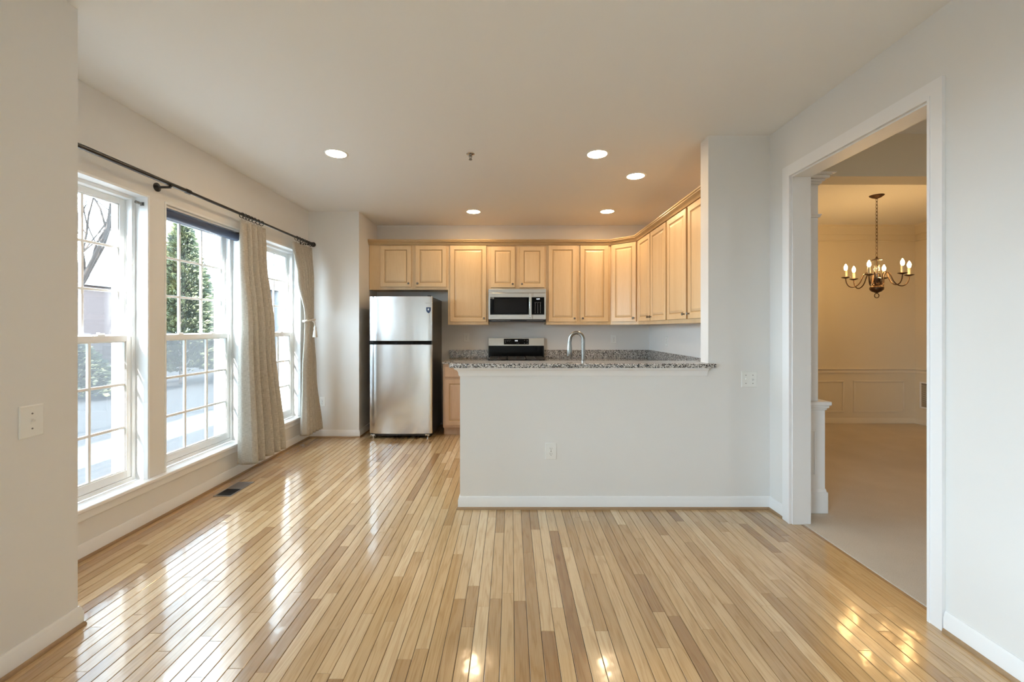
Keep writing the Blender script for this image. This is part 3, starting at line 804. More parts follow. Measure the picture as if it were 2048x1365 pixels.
# ------------------------------------------------------------------ refrigerator
fr = thing('refrigerator', 'stainless steel top freezer refrigerator with black sides', 'refrigerator', (-1.700, 5.086, 0))
W = 0.756
link('cabinet_body', MB().box(0.006, W-0.004, 0.075, 0.755, 0.035, 1.700), 'fridge_side', fr, bevel=0.006)
def fdoor(z0, z1, name):
    poly = []
    n = 28
    for i in range(n+1):
        t = i/n; x = W*t
        bulge = 0.020*(1-(2*t-1)**2)
        y = 0.020-bulge
        if t < 0.10: y += 0.026*math.sin(min(1, (0.10-t)/0.085)*PI/2)**1.5
        if t > 0.985: y += (t-0.985)/0.015*0.008
        poly.append((x, y))
    poly += [(W, 0.068), (0, 0.068)]
    o = link(name, MB().prism(poly, z0, z1), 'steel', fr, smooth=40, bevel=0.003)
    return o
fd = fdoor(1.172, 1.706, 'freezer_door'); ld = fdoor(0.062, 1.130, 'refrigerator_door')
link('divider', MB().box(0.004, W-0.004, 0.012, 0.072, 1.130, 1.172), 'blackglass', fr, bevel=0.002)
link('kick_grille', MB().box(0.03, W-0.03, 0.05, 0.075, 0.028, 0.058), 'blackplastic', fr)
for x in (0.045, W-0.055):
    m = MB().lathe([(0.013, 0), (0.013, 0.016), (0.006, 0.018), (0.006, 0.040), (0, 0.040)], (x, 0.045, 0), 14); m.box(x-0.03, x+0.02, 0.03, 0.07, 0.036, 0.05)
    link('foot', m, 'chrome', fr, smooth=50)
m = MB(); m.box(W-0.06, W-0.015, 0.03, 0.12, 1.700, 1.716)
link('hinge_cover', m, 'blackplastic', fr, bevel=0.003)
# shield badge
sh = [(-0.026, 0.030), (0.026, 0.030), (0.028, 0.022), (0.027, -0.010), (0.020, -0.026), (0, -0.042), (-0.020, -0.026), (-0.027, -0.010), (-0.028, 0.022)]
bx_, bz_ = 0.714-0.005, 1.545
bx_ = (857-1022)/167.7+1.700
bg_ = link('badge', MB().prism([(bx_+x, bz_+z) for x, z in sh], 0.0010, 0.0085, 'Y'), 'badge', fd, bevel=0.0015); bg_['label'] = 'dark blue shield badge'
m = MB().prism([(bx_-0.010, bz_+0.012), (bx_+0.004, bz_+0.016), (bx_+0.007, bz_+0.002), (bx_-0.001, bz_-0.010), (bx_-0.010, bz_-0.004)], 0.0002, 0.0012, 'Y')
link('emblem', m, 'lettering', bg_)
lettering('brand_lettering', 'Daewoo', 0.019, 'lettering', fd, (bx_-0.002, 0.0035, 1.624))

# ------------------------------------------------------------------ microwave
mwx0, mwx1 = -0.2885, 0.4485
mw = thing('microwave', 'stainless over the range microwave with black glass door', 'microwave', (mwx0, 5.455, 1.437), 0)
W = mwx1-mwx0; D = YB-5.455-0.004; Hh = 0.391
def mx_(p): return (p-976.8)/(1092.3-976.8)*W
def mz_(p): return (639.3-p)/(639.3-578.5)*Hh
link('housing', MB().box(0, W, 0.028, D, 0, Hh), 'steel2', mw, bevel=0.003)
link('top_vent', MB().box(0, W, 0, 0.028, mz_(586.4), Hh), 'steel2', mw, bevel=0.003)
xh = mx_(1065.3)
dm = MB().box(0, xh-0.001, 0.0, 0.028, 0, mz_(586.8))
dd = link('door', dm, 'steel2', mw, bevel=0.003)
link('door_glass', MB().box(mx_(980.2), mx_(1058), -0.0015, 0.0, mz_(629.8), mz_(595)), 'blackglass', dd)
wf = MB().box(mx_(988), mx_(1054), -0.0018, -0.0015, mz_(626.5), mz_(598.5)); link('viewing_window', wf, principled('tinted_mesh', (0.009, 0.009, 0.010), 0.2, spec=0.15), dd)
hn = MB().box(mx_(1058.3), mx_(1062.0), -0.030, -0.018, mz_(636), mz_(587.5)); hn.box(mx_(1058.5), mx_(1061.8), -0.018, 0, mz_(636), mz_(633)); hn.box(mx_(1058.5), mx_(1061.8), -0.018, 0, mz_(591), mz_(588))
h_ = link('handle', hn, 'steel', dd, bevel=0.003)
cpn = link('control_panel', MB().box(xh+0.001, W, 0.0, 0.028, 0, mz_(586.8)), 'steel2', mw, bevel=0.003)
cg = link('panel_glass', MB().box(mx_(1063.2), mx_(1088.8), -0.0022, 0.0, mz_(629.8), mz_(595)), 'blackglass', cpn)
lettering('display', '12:29', 0.020, 'display', cpn, (mx_(1076), -0.003, mz_(598.8)))
kk = MB()
for r in range(8):
    for c_ in range(4 if r == 0 else 3):
        x = mx_(1070.5+c_*(3.6 if r == 0 else 5.2)); z = mz_(605.5+r*2.9)
        kk.box(x-0.0022, x+0.0022, -0.0030, -0.0022, z-0.0030, z+0.0030)
link('key_lettering', kk, 'lettering', cpn)
lg = MB()
lg.tube([(mx_(986)+0.0095*math.cos(a), -0.0022, mz_(597)+0.0095*math.sin(a)) for a in [2*PI*i/20 for i in range(20)]], 0.0016, 6, closed=True)
lg.box(mx_(986)-0.001, mx_(986)+0.001, -0.003, -0.0016, mz_(597)-0.004, mz_(597)+0.004); lg.box(mx_(986), mx_(986)+0.005, -0.003, -0.0016, mz_(597)-0.004, mz_(597)-0.002)
lg.box(mx_(981), mx_(983), -0.003, -0.0016, mz_(597)-0.004, mz_(597)+0.004)
link('round_emblem', lg, 'lettering', dd)
un = MB().box(0.004, W-0.004, 0.03, D, -0.030, 0); u = link('underside', un, 'blackplastic', mw, bevel=0.004)
link('lamp_strip', MB().box(0.035, 0.28, 0.020, 0.030, -0.017, -0.011), 'grey', u); link('lamp_strip', MB().box(0.49, W-0.035, 0.020, 0.030, -0.017, -0.011), 'grey', u)

# ------------------------------------------------------------------ range
rg = thing('gas_range', 'stainless and black gas range with control panel at the back', 'range', (-0.308, 5.19, 0))
W = 0.758
link('oven_body', MB().box(0, W, 0.03, 0.66, 0.03, 0.905), 'steel2', rg, bevel=0.003)
link('cooktop', MB().box(-0.004, W+0.004, -0.005, 0.60, 0.9055, 0.922), 'blackglass', rg, bevel=0.004)
od = link('oven_door', MB().box(0.01, W-0.01, 0.0, 0.03, 0.20, 0.78), 'steel2', rg, bevel=0.004)
link('oven_glass', MB().box(0.12, W-0.12, -0.002, 0.0, 0.32, 0.66), 'blackglass', od)
link('handle', MB().tube([(0.06, -0.04, 0.74), (W-0.06, -0.04, 0.74)], 0.010, 12), 'steel', od)
link('drawer', MB().box(0.01, W-0.01, 0.0, 0.03, 0.05, 0.19), 'steel2', rg, bevel=0.004)
for i in range(5):
    link('burner_knob', MB().lathe([(0.020, -0.03), (0.022, 0.0), (0, 0.0)][::-1], (0.10+i*0.14, 0.03, 0.845), 16, 'Y'), 'grey', rg)
for k in range(3):
    x0 = 0.03+k*0.235; x1 = x0+0.225
    gm = MB(); z0, z1 = 0.936, 0.948
    for yy in (0.04, 0.17, 0.30, 0.43, 0.555): gm.box(x0, x1, yy-0.006, yy+0.006, z0, z1)
    for xx in (x0+0.006, (x0+x1)/2, x1-0.006): gm.box(xx-0.006, xx+0.006, 0.034, 0.561, z0, z1)
    for xx in (x0+0.006, x1-0.006):
        for yy in (0.045, 0.55): gm.box(xx-0.006, xx+0.006, yy-0.006, yy+0.006, 0.922, z0)
    link('grate', gm, principled('cast_iron', (0.03, 0.028, 0.027), 0.45), rg, bevel=0.002)
for (x, y) in ((0.14, 0.15), (0.14, 0.43), (0.38, 0.30), (0.61, 0.15), (0.61, 0.43)):
    link('burner', MB().lathe([(0.045, 0.9222), (0.045, 0.928), (0.030, 0.930), (0.030, 0.934), (0, 0.934)], (x, y, 0), 20), 'blackplastic', rg)
bgp = [(0.605, 0.906), (0.66, 0.906), (0.66, 1.19), (0.625, 1.19), (0.612, 1.088)]
bk = link('backguard', MB().prism([(y, z) for y, z in bgp], 0.0, W, 'X'), 'steel2', rg, bevel=0.002)
gl = MB().prism([(0.6030, 0.925), (0.6052, 0.925), (0.6122, 1.086), (0.6100, 1.086)], 0.003, W-0.003, 'X')
link('back_glass', gl, 'blackglass', bk)
def bgx(p): return (p-977.3)/(1088.2-977.3)*W
# control glass follows the sloping steel face
def slope(z, off=0.0): return 0.612+(z-1.088)/(1.19-1.088)*0.013-off
z0, z1 = 1.103, 1.180
pg = MB().prism([(slope(z0, 0.002), z0), (slope(z1, 0.002), z1), (slope(z1), z1), (slope(z0), z0)], bgx(1008), bgx(1058), 'X')
cgl = link('control_glass', pg, 'blackglass', bk)
lettering('display', '8:42', 0.022, 'display', bk, (bgx(1033), slope(1.153, 0.0028), 1.153), rot=(PI/2-0.127, 0, 0))
for (x, z) in [(1011, 1.160), (1014.5, 1.160), (1018, 1.160), (1021.5, 1.160), (1011, 1.148), (1015, 1.148), (1019, 1.148), (1011.5, 1.132), (1049.5, 1.160), (1054.5, 1.160), (1054.5, 1.148), (1049.5, 1.120), (1054.5, 1.120), (1034.5, 1.120), (1037.5, 1.120)]:
    y = slope(z, 0.003); kb = MB(); kb.box(bgx(x)-0.0035, bgx(x)+0.0035, y, y+0.001, z-0.002, z+0.002); link('key', kb, 'lettering', bk)

# ------------------------------------------------------------------ wall plates
def plate(name, label, loc, rz, kind_, w=0.075, h=0.118, group=None):
    r = thing(name, label, 'outlet' if 'outlet' in name else 'switch', loc, rz, group)
    link('cover_plate', MB().rings(-w/2, -h/2, w, h, [(0, 0.0), (0, 0.003), (0.004, 0.006), (0.006, 0.006)]), 'plastic', r, smooth=0)
    if kind_ == 'duplex':
        for s in (-1, 1):
            z = s*0.020
            poly = [(0.0165*math.cos(a), z+0.0145*math.sin(a)) for a in [2*PI*i/20 for i in range(20)]]
            rc = link('receptacle', MB().prism(poly, -0.0085, -0.006, 'Y'), 'plastic', r)
            m = MB().box(-0.0075, -0.0055, -0.0092, -0.0084, z-0.002, z+0.007); m.box(0.0055, 0.0075, -0.0092, -0.0084, z-0.001, z+0.006); m.lathe([(0.0025, -0.0008), (0.0025, 0), (0, 0)], (0, -0.0084, z-0.008), 8, 'Y')
            link('slot', m, 'slot', rc)
        link('screw', MB().lathe([(0.0035, -0.0012), (0.0035, 0), (0, 0)], (0, -0.006, 0), 10, 'Y'), 'grey', r)
    else:
        n = 2 if kind_ == 'double' else 1
        for i in range(n):
            x = 0 if n == 1 else (-0.0255+0.051*i)
            link('bezel', MB().box(x-0.0055, x+0.0055, -0.0072, -0.006, -0.013, 0.013), 'grey' if kind_ == 'x' else 'plastic', r)
            tg = MB().prism([(-0.006, -0.006), (-0.006, 0.006), (-0.017, 0.011 if i == 0 else -0.004), (-0.017, 0.004 if i == 0 else -0.011)], x-0.0045, x+0.0045, 'X')
            link('toggle', tg, 'plastic', r)
            for z in (-0.030, 0.030):
                link('screw', MB().lathe([(0.0033, -0.0012), (0.0033, 0), (0, 0)], (x, -0.006, z), 10, 'Y'), 'grey', r)
    return r
e_ = 0.0005
plate('light_switch', 'single toggle switch on the near wall beside the first window', (XN+e_, 1.705, 0.955), PI/2, 'single', 0.088, 0.128)
plate('light_switch', 'double toggle switch on the white column right of the bar', (1.746, YI-e_, 0.951), 0, 'double', 0.116, 0.118)
plate('wall_outlet', 'duplex outlet low on the front of the bar wall', (0.293, YI-e_, 0.423), 0, 'duplex', 0.083, 0.120)
plate('wall_outlet', 'duplex outlet above the short counter left of the range', ((933-1022)/145.5, YB-e_, 1.193), 0, 'duplex')
plate('light_switch', 'single switch plate partly behind the faucet', ((1142-1022)/145.5, YB-e_, 1.180), 0, 'single')
plate('wall_outlet', 'duplex outlet on the back wall under the corner cabinet', ((1227.5-1022)/145.5, YB-e_, 1.172), 0, 'duplex')
plate('wall_outlet', 'narrow looking outlet on the side wall right of the kitchen corner', (XR-e_, 5.20, 1.165), -PI/2, 'duplex')
plate('wall_outlet', 'outlet low on the wall beside the tied curtain', (-2.285, YF-e_, 0.433), 0, 'duplex', 0.07, 0.115)

# ------------------------------------------------------------------ ceiling fixtures
def downlight(label, x, y):
    r = thing('recessed_ceiling_light', label, 'ceiling light', (x, y, H), 0, 'recessed ceiling lights')
    link('trim_ring', MB().lathe([(0.078, -0.0045), (0.092, -0.004), (0.096, -0.0005), (0.078, -0.0005), (0.078, -0.0045)], seg=40), 'plastic', r, smooth=40)
    link('lens', MB().lathe([(0.0, -0.0030), (0.0778, -0.0030), (0.0778, -0.0006), (0, -0.0006)], seg=40), 'lamp', r)
    return r
downlight('lit recessed light nearest the windows', -1.415, 3.45)
downlight('lit recessed light above the right end of the bar, the nearer of two there', 0.700, 3.46)
downlight('lit recessed light in front of the side wall cabinets', 1.157, 3.96)
downlight('lit recessed light in front of the cabinet over the microwave', -0.455, 5.17)
downlight('lit recessed light near the angled corner cabinet', 1.164, 5.16)
sp = thing('fire_sprinkler', 'small chrome pendent fire sprinkler on the ceiling', 'sprinkler', ((941-1022)/247, 853/247, H))
link('escutcheon', MB().lathe([(0.034, -0.0005), (0.034, -0.004), (0.024, -0.009), (0.010, -0.011), (0.010, -0.012), (0, -0.012)], seg=24), 'chrome', sp, smooth=50)
fm = MB().tube([(0.009, 0, -0.010), (0.011, 0, -0.028), (0.004, 0, -0.046)], 0.0022, 8); fm.tube([(-0.009, 0, -0.010), (-0.011, 0, -0.028), (-0.004, 0, -0.046)], 0.0022, 8)
fm.lathe([(0.009, -0.012), (0.009, -0.020), (0.004, -0.022), (0, -0.022)], seg=12); fm.tube([(0, 0, -0.020), (0, 0, -0.046)], 0.0018, 8)
link('frame', fm, 'grey', sp)
link('deflector', MB().lathe([(0, -0.046), (0.013, -0.046), (0.014, -0.050), (0, -0.050)], seg=16), 'grey', sp)

# unseen lamp added on the hall ceiling to brighten the beam
hl = thing('added_hall_lamp', 'unseen round fill lamp added on the hall ceiling beyond the opening', 'ceiling light', (3.7, 1.2, H))
link('base', MB().lathe([(0.15, -0.0005), (0.15, -0.02), (0.14, -0.03), (0.10, -0.03), (0.10, -0.0005), (0.15, -0.0005)], seg=32), 'nickel', hl, smooth=40)
link('diffuser', MB().lathe([(0.0, -0.09), (0.06, -0.085), (0.11, -0.06), (0.13, -0.032)], seg=32), 'hallfill', hl, smooth=60)

# ------------------------------------------------------------------ floor register
r = thing('floor_register', 'metal floor register in the boards below the middle window', 'register', (-2.345, 3.355, 0.0008))
LW, LL = 0.140, 0.315
fmb = MB(); t = 0.012
fmb.box(0, LW, 0, t, 0, 0.004); fmb.box(0, LW, LL-t, LL, 0, 0.004); fmb.box(0, t, t, LL-t, 0, 0.004); fmb.box(LW-t, LW, t, LL-t, 0, 0.004); fmb.box(t, LW-t, LL*0.5-0.003, LL*0.5+0.003, 0, 0.0038)
link('frame', fmb, 'register_metal', r, bevel=0.0015)
link('duct_opening', MB().box(t, LW-t, t, LL*0.5-0.003, 0, 0.0006), principled('duct_black', (0.004, 0.004, 0.004), 0.9), r)
lv = MB()
for i in range(9):
    y = t+0.010+i*0.0145; lv.box(t, LW-t, y, y+0.0018, 0.0007, 0.0030)
link('louvers', lv, 'blackplastic', r)
link('damper_plate', MB().box(t, LW-t, LL*0.5+0.003, LL-t, 0, 0.0030), 'cover_metal', r)

# return grille in dining room
r = thing('wall_vent', 'return air grille low on the dining room side wall', 'vent', (XD-0.0005, 5.838, 0.235), -PI/2)
VW, VH = 0.36, 0.36
m = MB()
m.box(0, VW, -0.008, 0, 0, 0.022); m.box(0, VW, -0.008, 0, VH-0.022, VH); m.box(0, 0.022, -0.008, 0, 0.022, VH-0.022); m.box(VW-0.022, VW, -0.008, 0, 0.022, VH-0.022)
m.box(VW/2-0.010-0.04, VW/2-0.04, -0.008, 0, 0.022, VH-0.022)
link('frame', m, 'trim', r, bevel=0.002)
m = MB()
for i in range(22):
    z = 0.030+i*0.0138; m.box(0.022, VW-0.022, -0.006, -0.002, z, z+0.006)
link('louvers', m, 'dining', r)
link('backing', MB().box(0.022, VW-0.022, -0.0015, 0, 0.022, VH-0.022), 'slot', r)

# ------------------------------------------------------------------ curtain rod, rings, blind
RODX, RODZ = XL+0.092, 2.325
rod = thing('curtain_rod', 'long black curtain rod above the three windows', 'curtain rod', (RODX, 0, RODZ))
link('rod', MB().tube([(0, YN+0.02, 0), (0, 3.13, 0)], 0.0145, 16), 'black', rod, smooth=60)
link('rod_extension', MB().tube([(0, 3.13, 0), (0, 5.06, 0)], 0.0115, 16), 'black', rod, smooth=60)
link('collar', MB().tube([(0, 3.10, 0), (0, 3.14, 0)], 0.0175, 16), 'black', rod, smooth=60)
link('finial', MB().lathe([(0.012, 0), (0.020, 0.004), (0.020, 0.012), (0.014, 0.018), (0.024, 0.028), (0.030, 0.045), (0.026, 0.062), (0.012, 0.072), (0, 0.073)], (0, 5.05, 0), 20, 'Y'), 'black', rod, smooth=60)
for yy in (2.955, 4.98):
    b = MB().lathe([(0.030, 0.0), (0.030, 0.006), (0.018, 0.012), (0.009, 0.016), (0.009, 0.095)], (XL-RODX+0.0005, yy, -0.022), 20, 'X')
    b.tube([(XL-RODX+0.03, yy, -0.022), (0.0, yy, -0.022), (0.014, yy, -0.010)], 0.008, 10)
    link('bracket', b, 'black', rod, smooth=50)
def ring(label, y):
    r = thing('curtain_ring', label, 'curtain ring', (RODX, y, RODZ), 0, 'black rings on the curtain rod')
    m = MB(); pts = [(0.022*math.cos(a), 0.0, 0.022*math.sin(a)-0.0075) for a in [2*PI*i/20 for i in range(20)]]
    m.tube(pts, 0.0032, 8, closed=True)
    link('loop', m, 'black', r, smooth=60)
    c_ = MB().box(-0.004, 0.004, -0.003, 0.003, -0.062, -0.030); link('clip', c_, 'chrome', r)
    return r
C1Y = [3.745, 3.79, 3.83, 3.875, 3.925, 3.985, 4.04]
C2Y = [4.70, 4.76, 4.82, 4.88, 4.93, 4.985, 5.03]
r0 = None
for ys_, lab in ((C1Y, 'black curtain ring holding the curtain between the second and third windows'), (C2Y, 'black curtain ring holding the tied back curtain near the rod end')):
    for y in ys_:
        if r0 is None: r0 = ring(lab, y); continue
        c_ = copy_tree(r0); c_.location = (RODX, y, RODZ); c_['label'] = lab

def interp(tab, z):
    for (z0, v0), (z1, v1) in zip(tab, tab[1:]):
        if z0 >= z >= z1:
            t = (z0-z)/(z0-z1); t = t*t*(3-2*t)
            return tuple(a+(b_-a)*t for a, b_ in zip(v0, v1))
    return tab[-1][1]
def curtain(name, label, tab, folds, ztop, zbot, seed, nz=80, nt=260):
    """tab rows: (z, (y0, y1, xwall, xroom, amplitude)): the leading edge turns back to the wall, the rest falls in folds"""
    rnd = random.Random(seed); v = []; uvs = []
    ph = [rnd.uniform(-0.5, 0.5) for _ in range(5)]
    for i in range(nz+1):
        s = i/nz; z = ztop+(zbot-ztop)*s
        y0, y1, xa, xb, am = interp(tab, z)
        for k in range(nt+1):
            t = k/nt; r = 0.26
            if t < r:
                u = t/r
                x = xa+(xb-xa)*u+0.004*math.sin(9*u+ph[0])
                y = y0-0.022*math.sin(PI*u)+0.006*math.sin(7*u+ph[1]+s*3)
                if u > 0.8: y += (u-0.8)*0.09
            else:
                u = (t-r)/(1-r); a = 2*PI*folds*(u+0.035*math.sin(7*u+ph[2])+0.008*math.sin(4*s+ph[4]))
                c_ = (0.5-0.5*math.cos(a))**0.8
                x = xb+0.006-2*am*c_*(0.85+0.3*math.sin(4*u+ph[3]))
                y = y0+0.018+(y1-y0-0.018)*u+am*0.30*math.sin(a)
            v.append((x, y, z)); uvs.append((t*1.4, s*2.2))
    f = []
    for i in range(nz):
        for k in range(nt):
            a = i*(nt+1)+k; f.append((a, a+1, a+nt+2, a+nt+1))
    me = bpy.data.meshes.new(name); me.from_pydata(v, [], f); me.materials.append(M['linen'])
    ul = me.uv_layers.new(name='UVMap')
    for p in me.polygons:
        p.use_smooth = True
        for li, vi in zip(p.loop_indices, p.vertices): ul.data[li].uv = uvs[vi]
    o = bpy.data.objects.new(name, me); COL.objects.link(o)
    sol = o.modifiers.new('solidify', 'SOLIDIFY'); sol.thickness = 0.0025
    tag(o, label, 'curtain', 'linen curtains on the rod')
    return o
X0 = RODX
curtain('curtain', 'beige linen curtain hanging loose between the second and third windows',
        [(2.268, (3.735, 4.045, X0-0.010, X0+0.030, 0.018)), (2.0, (3.72, 4.035, X0-0.012, X0+0.05, 0.028)), (1.3, (3.71, 4.07, X0-0.012, X0+0.105, 0.040)), (0.05, (3.705, 4.19, X0-0.012, X0+0.150, 0.048))],
        4.0, 2.268, 0.145, 5)
c2 = curtain('curtain', 'beige linen curtain gathered by a tasselled tie near the corner',
        [(2.268, (4.66, 5.035, X0-0.030, X0+0.010, 0.018)), (1.9, (4.75, 5.04, X0-0.020, X0+0.030, 0.022)), (1.46, (4.90, 5.02, X0-0.010, X0+0.036, 0.019)), (1.37, (4.90, 5.02, X0-0.010, X0+0.036, 0.019)), (0.8, (4.83, 5.04, X0-0.005, X0+0.06, 0.030)), (0.05, (4.74, 5.09, X0+0.02, X0+0.115, 0.042))],
        5.0, 2.268, 0.130, 11)
tb = thing('curtain_tie', 'pale braided cord tie with a tassel around the corner curtain', 'curtain tie', (X0+0.016, 4.958, 1.41))
m = MB()
for dz_, ph_ in ((0, 0), (0.010, PI)):
    pts = []
    for i in range(40):
        a = 2*PI*i/40
        pts.append((0.052*math.cos(a), 0.103*math.sin(a), dz_+0.012*math.sin(a+0.6)+0.003*math.sin(12*a+ph_)))
    m.tube(pts, 0.0065, 8, closed=True)
link('cord', m, principled('cord_cream', (0.62, 0.58, 0.52), 0.8), tb, smooth=60)
m = MB().lathe([(0.0, 0.055), (0.010, 0.050), (0.017, 0.030), (0.012, 0.010), (0.018, 0.0), (0.022, -0.03), (0.027, -0.075), (0.0, -0.078)], (0.083, -0.03, -0.115), 16)
m.tube([(0.050, -0.035, 0.00), (0.073, -0.03, -0.02), (0.083, -0.03, -0.065)], 0.006, 8); m.tube([(0.050, 0.0, 0.0), (0.076, -0.02, -0.015), (0.085, -0.03, -0.065)], 0.006, 8)
link('tassel', m, principled('tassel_cream', (0.55, 0.51, 0.45), 0.9), tb, smooth=60)

# roller shade in the middle window
rs = thing('roller_shade', 'rolled up navy roller shade at the top of the middle window', 'window shade', (XL-0.040, 3.031, 2.152))
Wd = WINS[1][1]-WINS[1][0]
link('fabric_roll', MB().lathe([(0.0, 0.010), (0.036, 0.010), (0.036, Wd-0.012), (0, Wd-0.012)], seg=32, axis='Y'), 'shade', rs, smooth=50)
link('head_rail', MB().box(-0.02, 0.022, 0.007, Wd-0.007, 0.042, 0.057), 'vinyl', rs)
link('end_bracket', MB().box(-0.03, 0.03, 0.0065, 0.0095, -0.02, 0.042), 'grey', rs); link('end_bracket', MB().box(-0.03, 0.03, Wd-0.0115, Wd-0.0065, -0.02, 0.042), 'grey', rs)
# leftover bracket in the first window
bk = thing('shade_bracket', 'small clear roller shade bracket high in the first window', 'bracket', (XL-0.035, WINS[0][1]-0.0065, 2.165))
link('plate', MB().box(-0.012, 0.012, -0.003, 0, -0.012, 0.012), 'grey', bk)
link('pin', MB().lathe([(0.010, -0.050), (0.010, -0.025), (0.008, -0.022), (0.008, -0.003)], (0, 0, 0), 16, 'Y'), 'nickel', bk)

# ------------------------------------------------------------------ chandelier
CX, CY, CZ = 3.893, 4.54, 1.750
ch = thing('chandelier', 'bronze six arm candle chandelier hanging in the dining room', 'chandelier', (CX, CY, CZ))
link('body', MB().lathe([(0.0, -0.052), (0.014, -0.050), (0.020, -0.044), (0.040, -0.036), (0.058, -0.018), (0.062, 0.002), (0.057, 0.020), (0.040, 0.034), (0.024, 0.044), (0.022, 0.062), (0.034, 0.074), (0.034, 0.094), (0.040, 0.106), (0.018, 0.116), (0, 0.116)], seg=32), 'bronze', ch, smooth=60)
link('glass_column', MB().lathe([(0.020, 0.116), (0.024, 0.20), (0.020, 0.300)], seg=20), M['glass'], ch, smooth=60)
link('stem', MB().tube([(0, 0, 0.10), (0, 0, 0.33)], 0.006, 10), 'bronze', ch)
link('top_cap', MB().lathe([(0.0, 0.300), (0.045, 0.300), (0.045, 0.305), (0.012, 0.318), (0.008, 0.335), (0, 0.336)], seg=24), 'bronze', ch, smooth=50)
link('bottom_ring', MB().tube([(0.024*math.cos(a), 0, -0.078+0.024*math.sin(a)) for a in [2*PI*i/24 for i in range(24)]], 0.004, 8, closed=True), 'bronze', ch, smooth=60)
for k in range(6):
    a = math.radians(36.4+60*k); ca, sa = math.cos(a), math.sin(a)
    pr = bez((0.03, 0, 0.080), (0.02, 0, 0.03), (0.06, 0, 0.02), (0.075, 0, 0.07), 8)[:-1]+bez((0.075, 0, 0.07), (0.085, 0, 0.19), (0.135, 0, 0.20), (0.175, 0, 0.10), 10)[:-1]+bez((0.175, 0, 0.10), (0.22, 0, -0.005), (0.36, 0, -0.02), (0.365, 0, 0.118), 14)
    am = link('arm', MB().tube([(p[0]*ca*0.735, p[0]*sa*0.735, p[2]) for p in pr], 0.0055, 10), 'bronze', ch, smooth=60)
    cx_, cy_ = 0.268*ca, 0.268*sa
    link('drip_pan', MB().lathe([(0.0, 0.116), (0.012, 0.116), (0.034, 0.124), (0.042, 0.130), (0.040, 0.132), (0.010, 0.124), (0, 0.124)], (cx_, cy_, 0), 24), 'bronze', am, smooth=50)
    link('candle_sleeve', MB().lathe([(0.0125, 0.124), (0.0125, 0.205), (0, 0.206)], (cx_, cy_, 0), 16), 'candle', am, smooth=50)
    bl = link('bulb', MB().lathe([(0.008, 0.206), (0.0135, 0.216), (0.0165, 0.232), (0.015, 0.245), (0.008, 0.262), (0.003, 0.272), (0, 0.274)], (cx_, cy_, 0), 16), 'bulb', am, smooth=60)
nl = 17; zt = H-CZ-0.03; zb = 0.340
for i in range(nl):
    zc = zb+(zt-zb)*(i+0.5)/nl; L = (zt-zb)/nl*0.5+0.0055; pts = []
    for j in range(20):
        a = 2*PI*j/20; u = 0.0085*math.cos(a); w_ = L*math.sin(a)
        pts.append((u, 0, zc+w_) if i % 2 == 0 else (0, u, zc+w_))
    link('chain_link', MB().tube(pts, 0.0022, 6, closed=True), 'bronze_dark', ch, smooth=60)
link('canopy', MB().lathe([(0.006, H-CZ-0.040), (0.014, H-CZ-0.034), (0.040, H-CZ-0.024), (0.062, H-CZ-0.008), (0.066, H-CZ-0.0005), (0, H-CZ-0.0005)], seg=32), 'bronze_dark', ch, smooth=50)

# ------------------------------------------------------------------ outside
GZ = -1.3
struct('ground', MB().box(-90, 40, -60, 90, GZ-0.3, GZ), 'asphalt')
wk = MB().box(-9.5, -8.0, -10, 40, GZ, GZ+0.004); struct('path_outside', wk, 'concrete')
def bare_tree(label, x, y, seed, h=8.0):
    rnd = random.Random(seed); m = MB()
    def branch(p, d, L, r, lev):
        n = 5; pts = [p]; rs = [r]
        for i in range(n):
            d = (d+Vector((rnd.uniform(-.22, .22), rnd.uniform(-.22, .22), rnd.uniform(-.05, .16)))).normalized()
            p = p+d*(L/n); pts.append(p); rs.append(r*(1-0.55*(i+1)/n))
        m.tube(pts, rs, 6 if lev < 3 else 4, caps=False)
        if lev >= 4: return
        for _ in range(5 if lev > 0 else 10):
            i = rnd.randint(2, n); q = pts[i]
            nd = (d+Vector((rnd.uniform(-1, 1), rnd.uniform(-1, 1), rnd.uniform(-.25, .7)))*0.9).normalized()
            branch(q, nd, L*rnd.uniform(.5, .72), rs[i]*0.7, lev+1)
    branch(Vector((0, 0, 0)), Vector((0.05, 0.05, 1)), h*0.42, 0.11, 0)
    o = link('bare_tree', m, 'bark', smooth=60, recalc=False); o.location = (x, y, GZ); tag(o, label, 'tree'); return o
bare_tree('leafless tree with spreading twigs outside the first window', -11.0, 10.0, 9, 14.0)
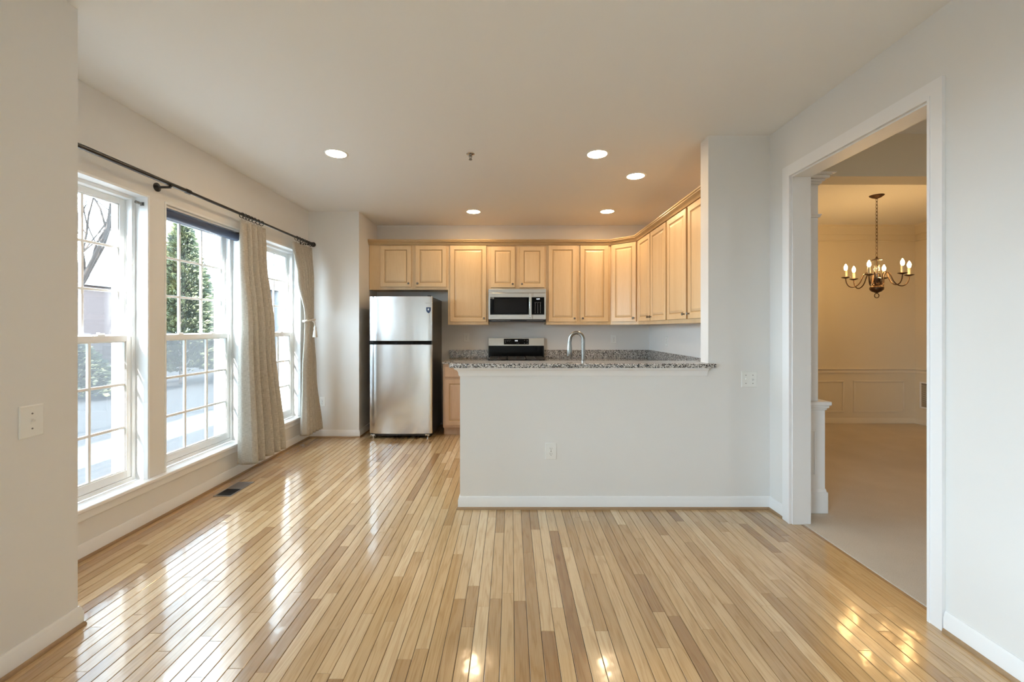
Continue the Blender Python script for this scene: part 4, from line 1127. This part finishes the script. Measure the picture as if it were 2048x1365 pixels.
def conifer(label, x, y, h, rad, seed, n=1500):
    rnd = random.Random(seed)
    r = thing('evergreen_tree', label, 'tree', (x, y, GZ), 0, 'evergreen trees outside')
    link('trunk', MB().tube([(0, 0, 0), (0, 0, h*0.95)], [0.14, 0.02], 8), 'bark', r)
    m = MB()
    for i in range(n):
        t = rnd.random()**0.8; z = h*(0.08+0.90*t); rr = rad*(1-t)**0.85+0.08
        a = rnd.uniform(0, 2*PI); ri = rr*rnd.uniform(0.15, 1.0); L = rad*0.155*rnd.uniform(0.5, 1.4)*(1.15-t*0.6)
        p = Vector((ri*math.cos(a), ri*math.sin(a), z)); d = Vector((math.cos(a), math.sin(a), rnd.uniform(-0.1, 0.7))).normalized()
        s = d.cross(Vector((0, 0, 1))).normalized(); u = d.cross(s)
        q = p+d*L
        for w_ in (s, u, (s+u).normalized()):
            m.add([p-w_*L*0.10, p+w_*L*0.10, p+d*L*0.6+w_*L*0.22, q, p+d*L*0.6-w_*L*0.22], [(0, 1, 2, 3, 4)])
    link('foliage', m, 'needles', r, smooth=0, recalc=False)
    return r
conifer('tall pointed evergreen seen through the middle window', -15.4, 20, 7.9, 1.9, 1, 9000)
conifer('shorter evergreen beside the tall one', -15.2, 24.5, 6.2, 1.5, 2, 6500)
conifer('low bushy evergreen behind the lower panes of the first window', -16.0, 15.6, 2.3, 1.4, 3, 4500)
conifer('evergreen seen through the third window', -17.4, 28, 5.2, 1.8, 5, 4500)
def house(label, x, y, w, d, h, mat, roof=1.6):
    r = thing('house', label, 'house', (x, y, GZ))
    link('walls', MB().box(-w/2, w/2, -d/2, d/2, 0, h), mat, r)
    link('roof', MB().prism([(-w/2-0.3, h), (w/2+0.3, h), (0, h+roof)], -d/2-0.3, d/2+0.3, 'Y'), 'shingle', r)
    n = max(2, int(w/2.4))
    for zz in (1.0, 3.9):
        if zz+1.4 > h: continue
        for i in range(n):
            xx = -w/2+w*(i+0.5)/n
            f = link('window', MB().box(xx-0.5, xx+0.5, -d/2-0.04, -d/2, zz, zz+1.4), 'trim', r)
            link('pane', MB().box(xx-0.42, xx+0.42, -d/2-0.05, -d/2-0.04, zz+0.08, zz+1.32), 'farglass', f)
    return r
house('grey and brick house seen through the first window', -33.0, 32.0, 7.0, 8, 5.6, 'brick_far', 1.2)
house('dark sided house seen through the third window', -24.0, 41.0, 5.0, 7, 6.0, 'siding', 1.4)
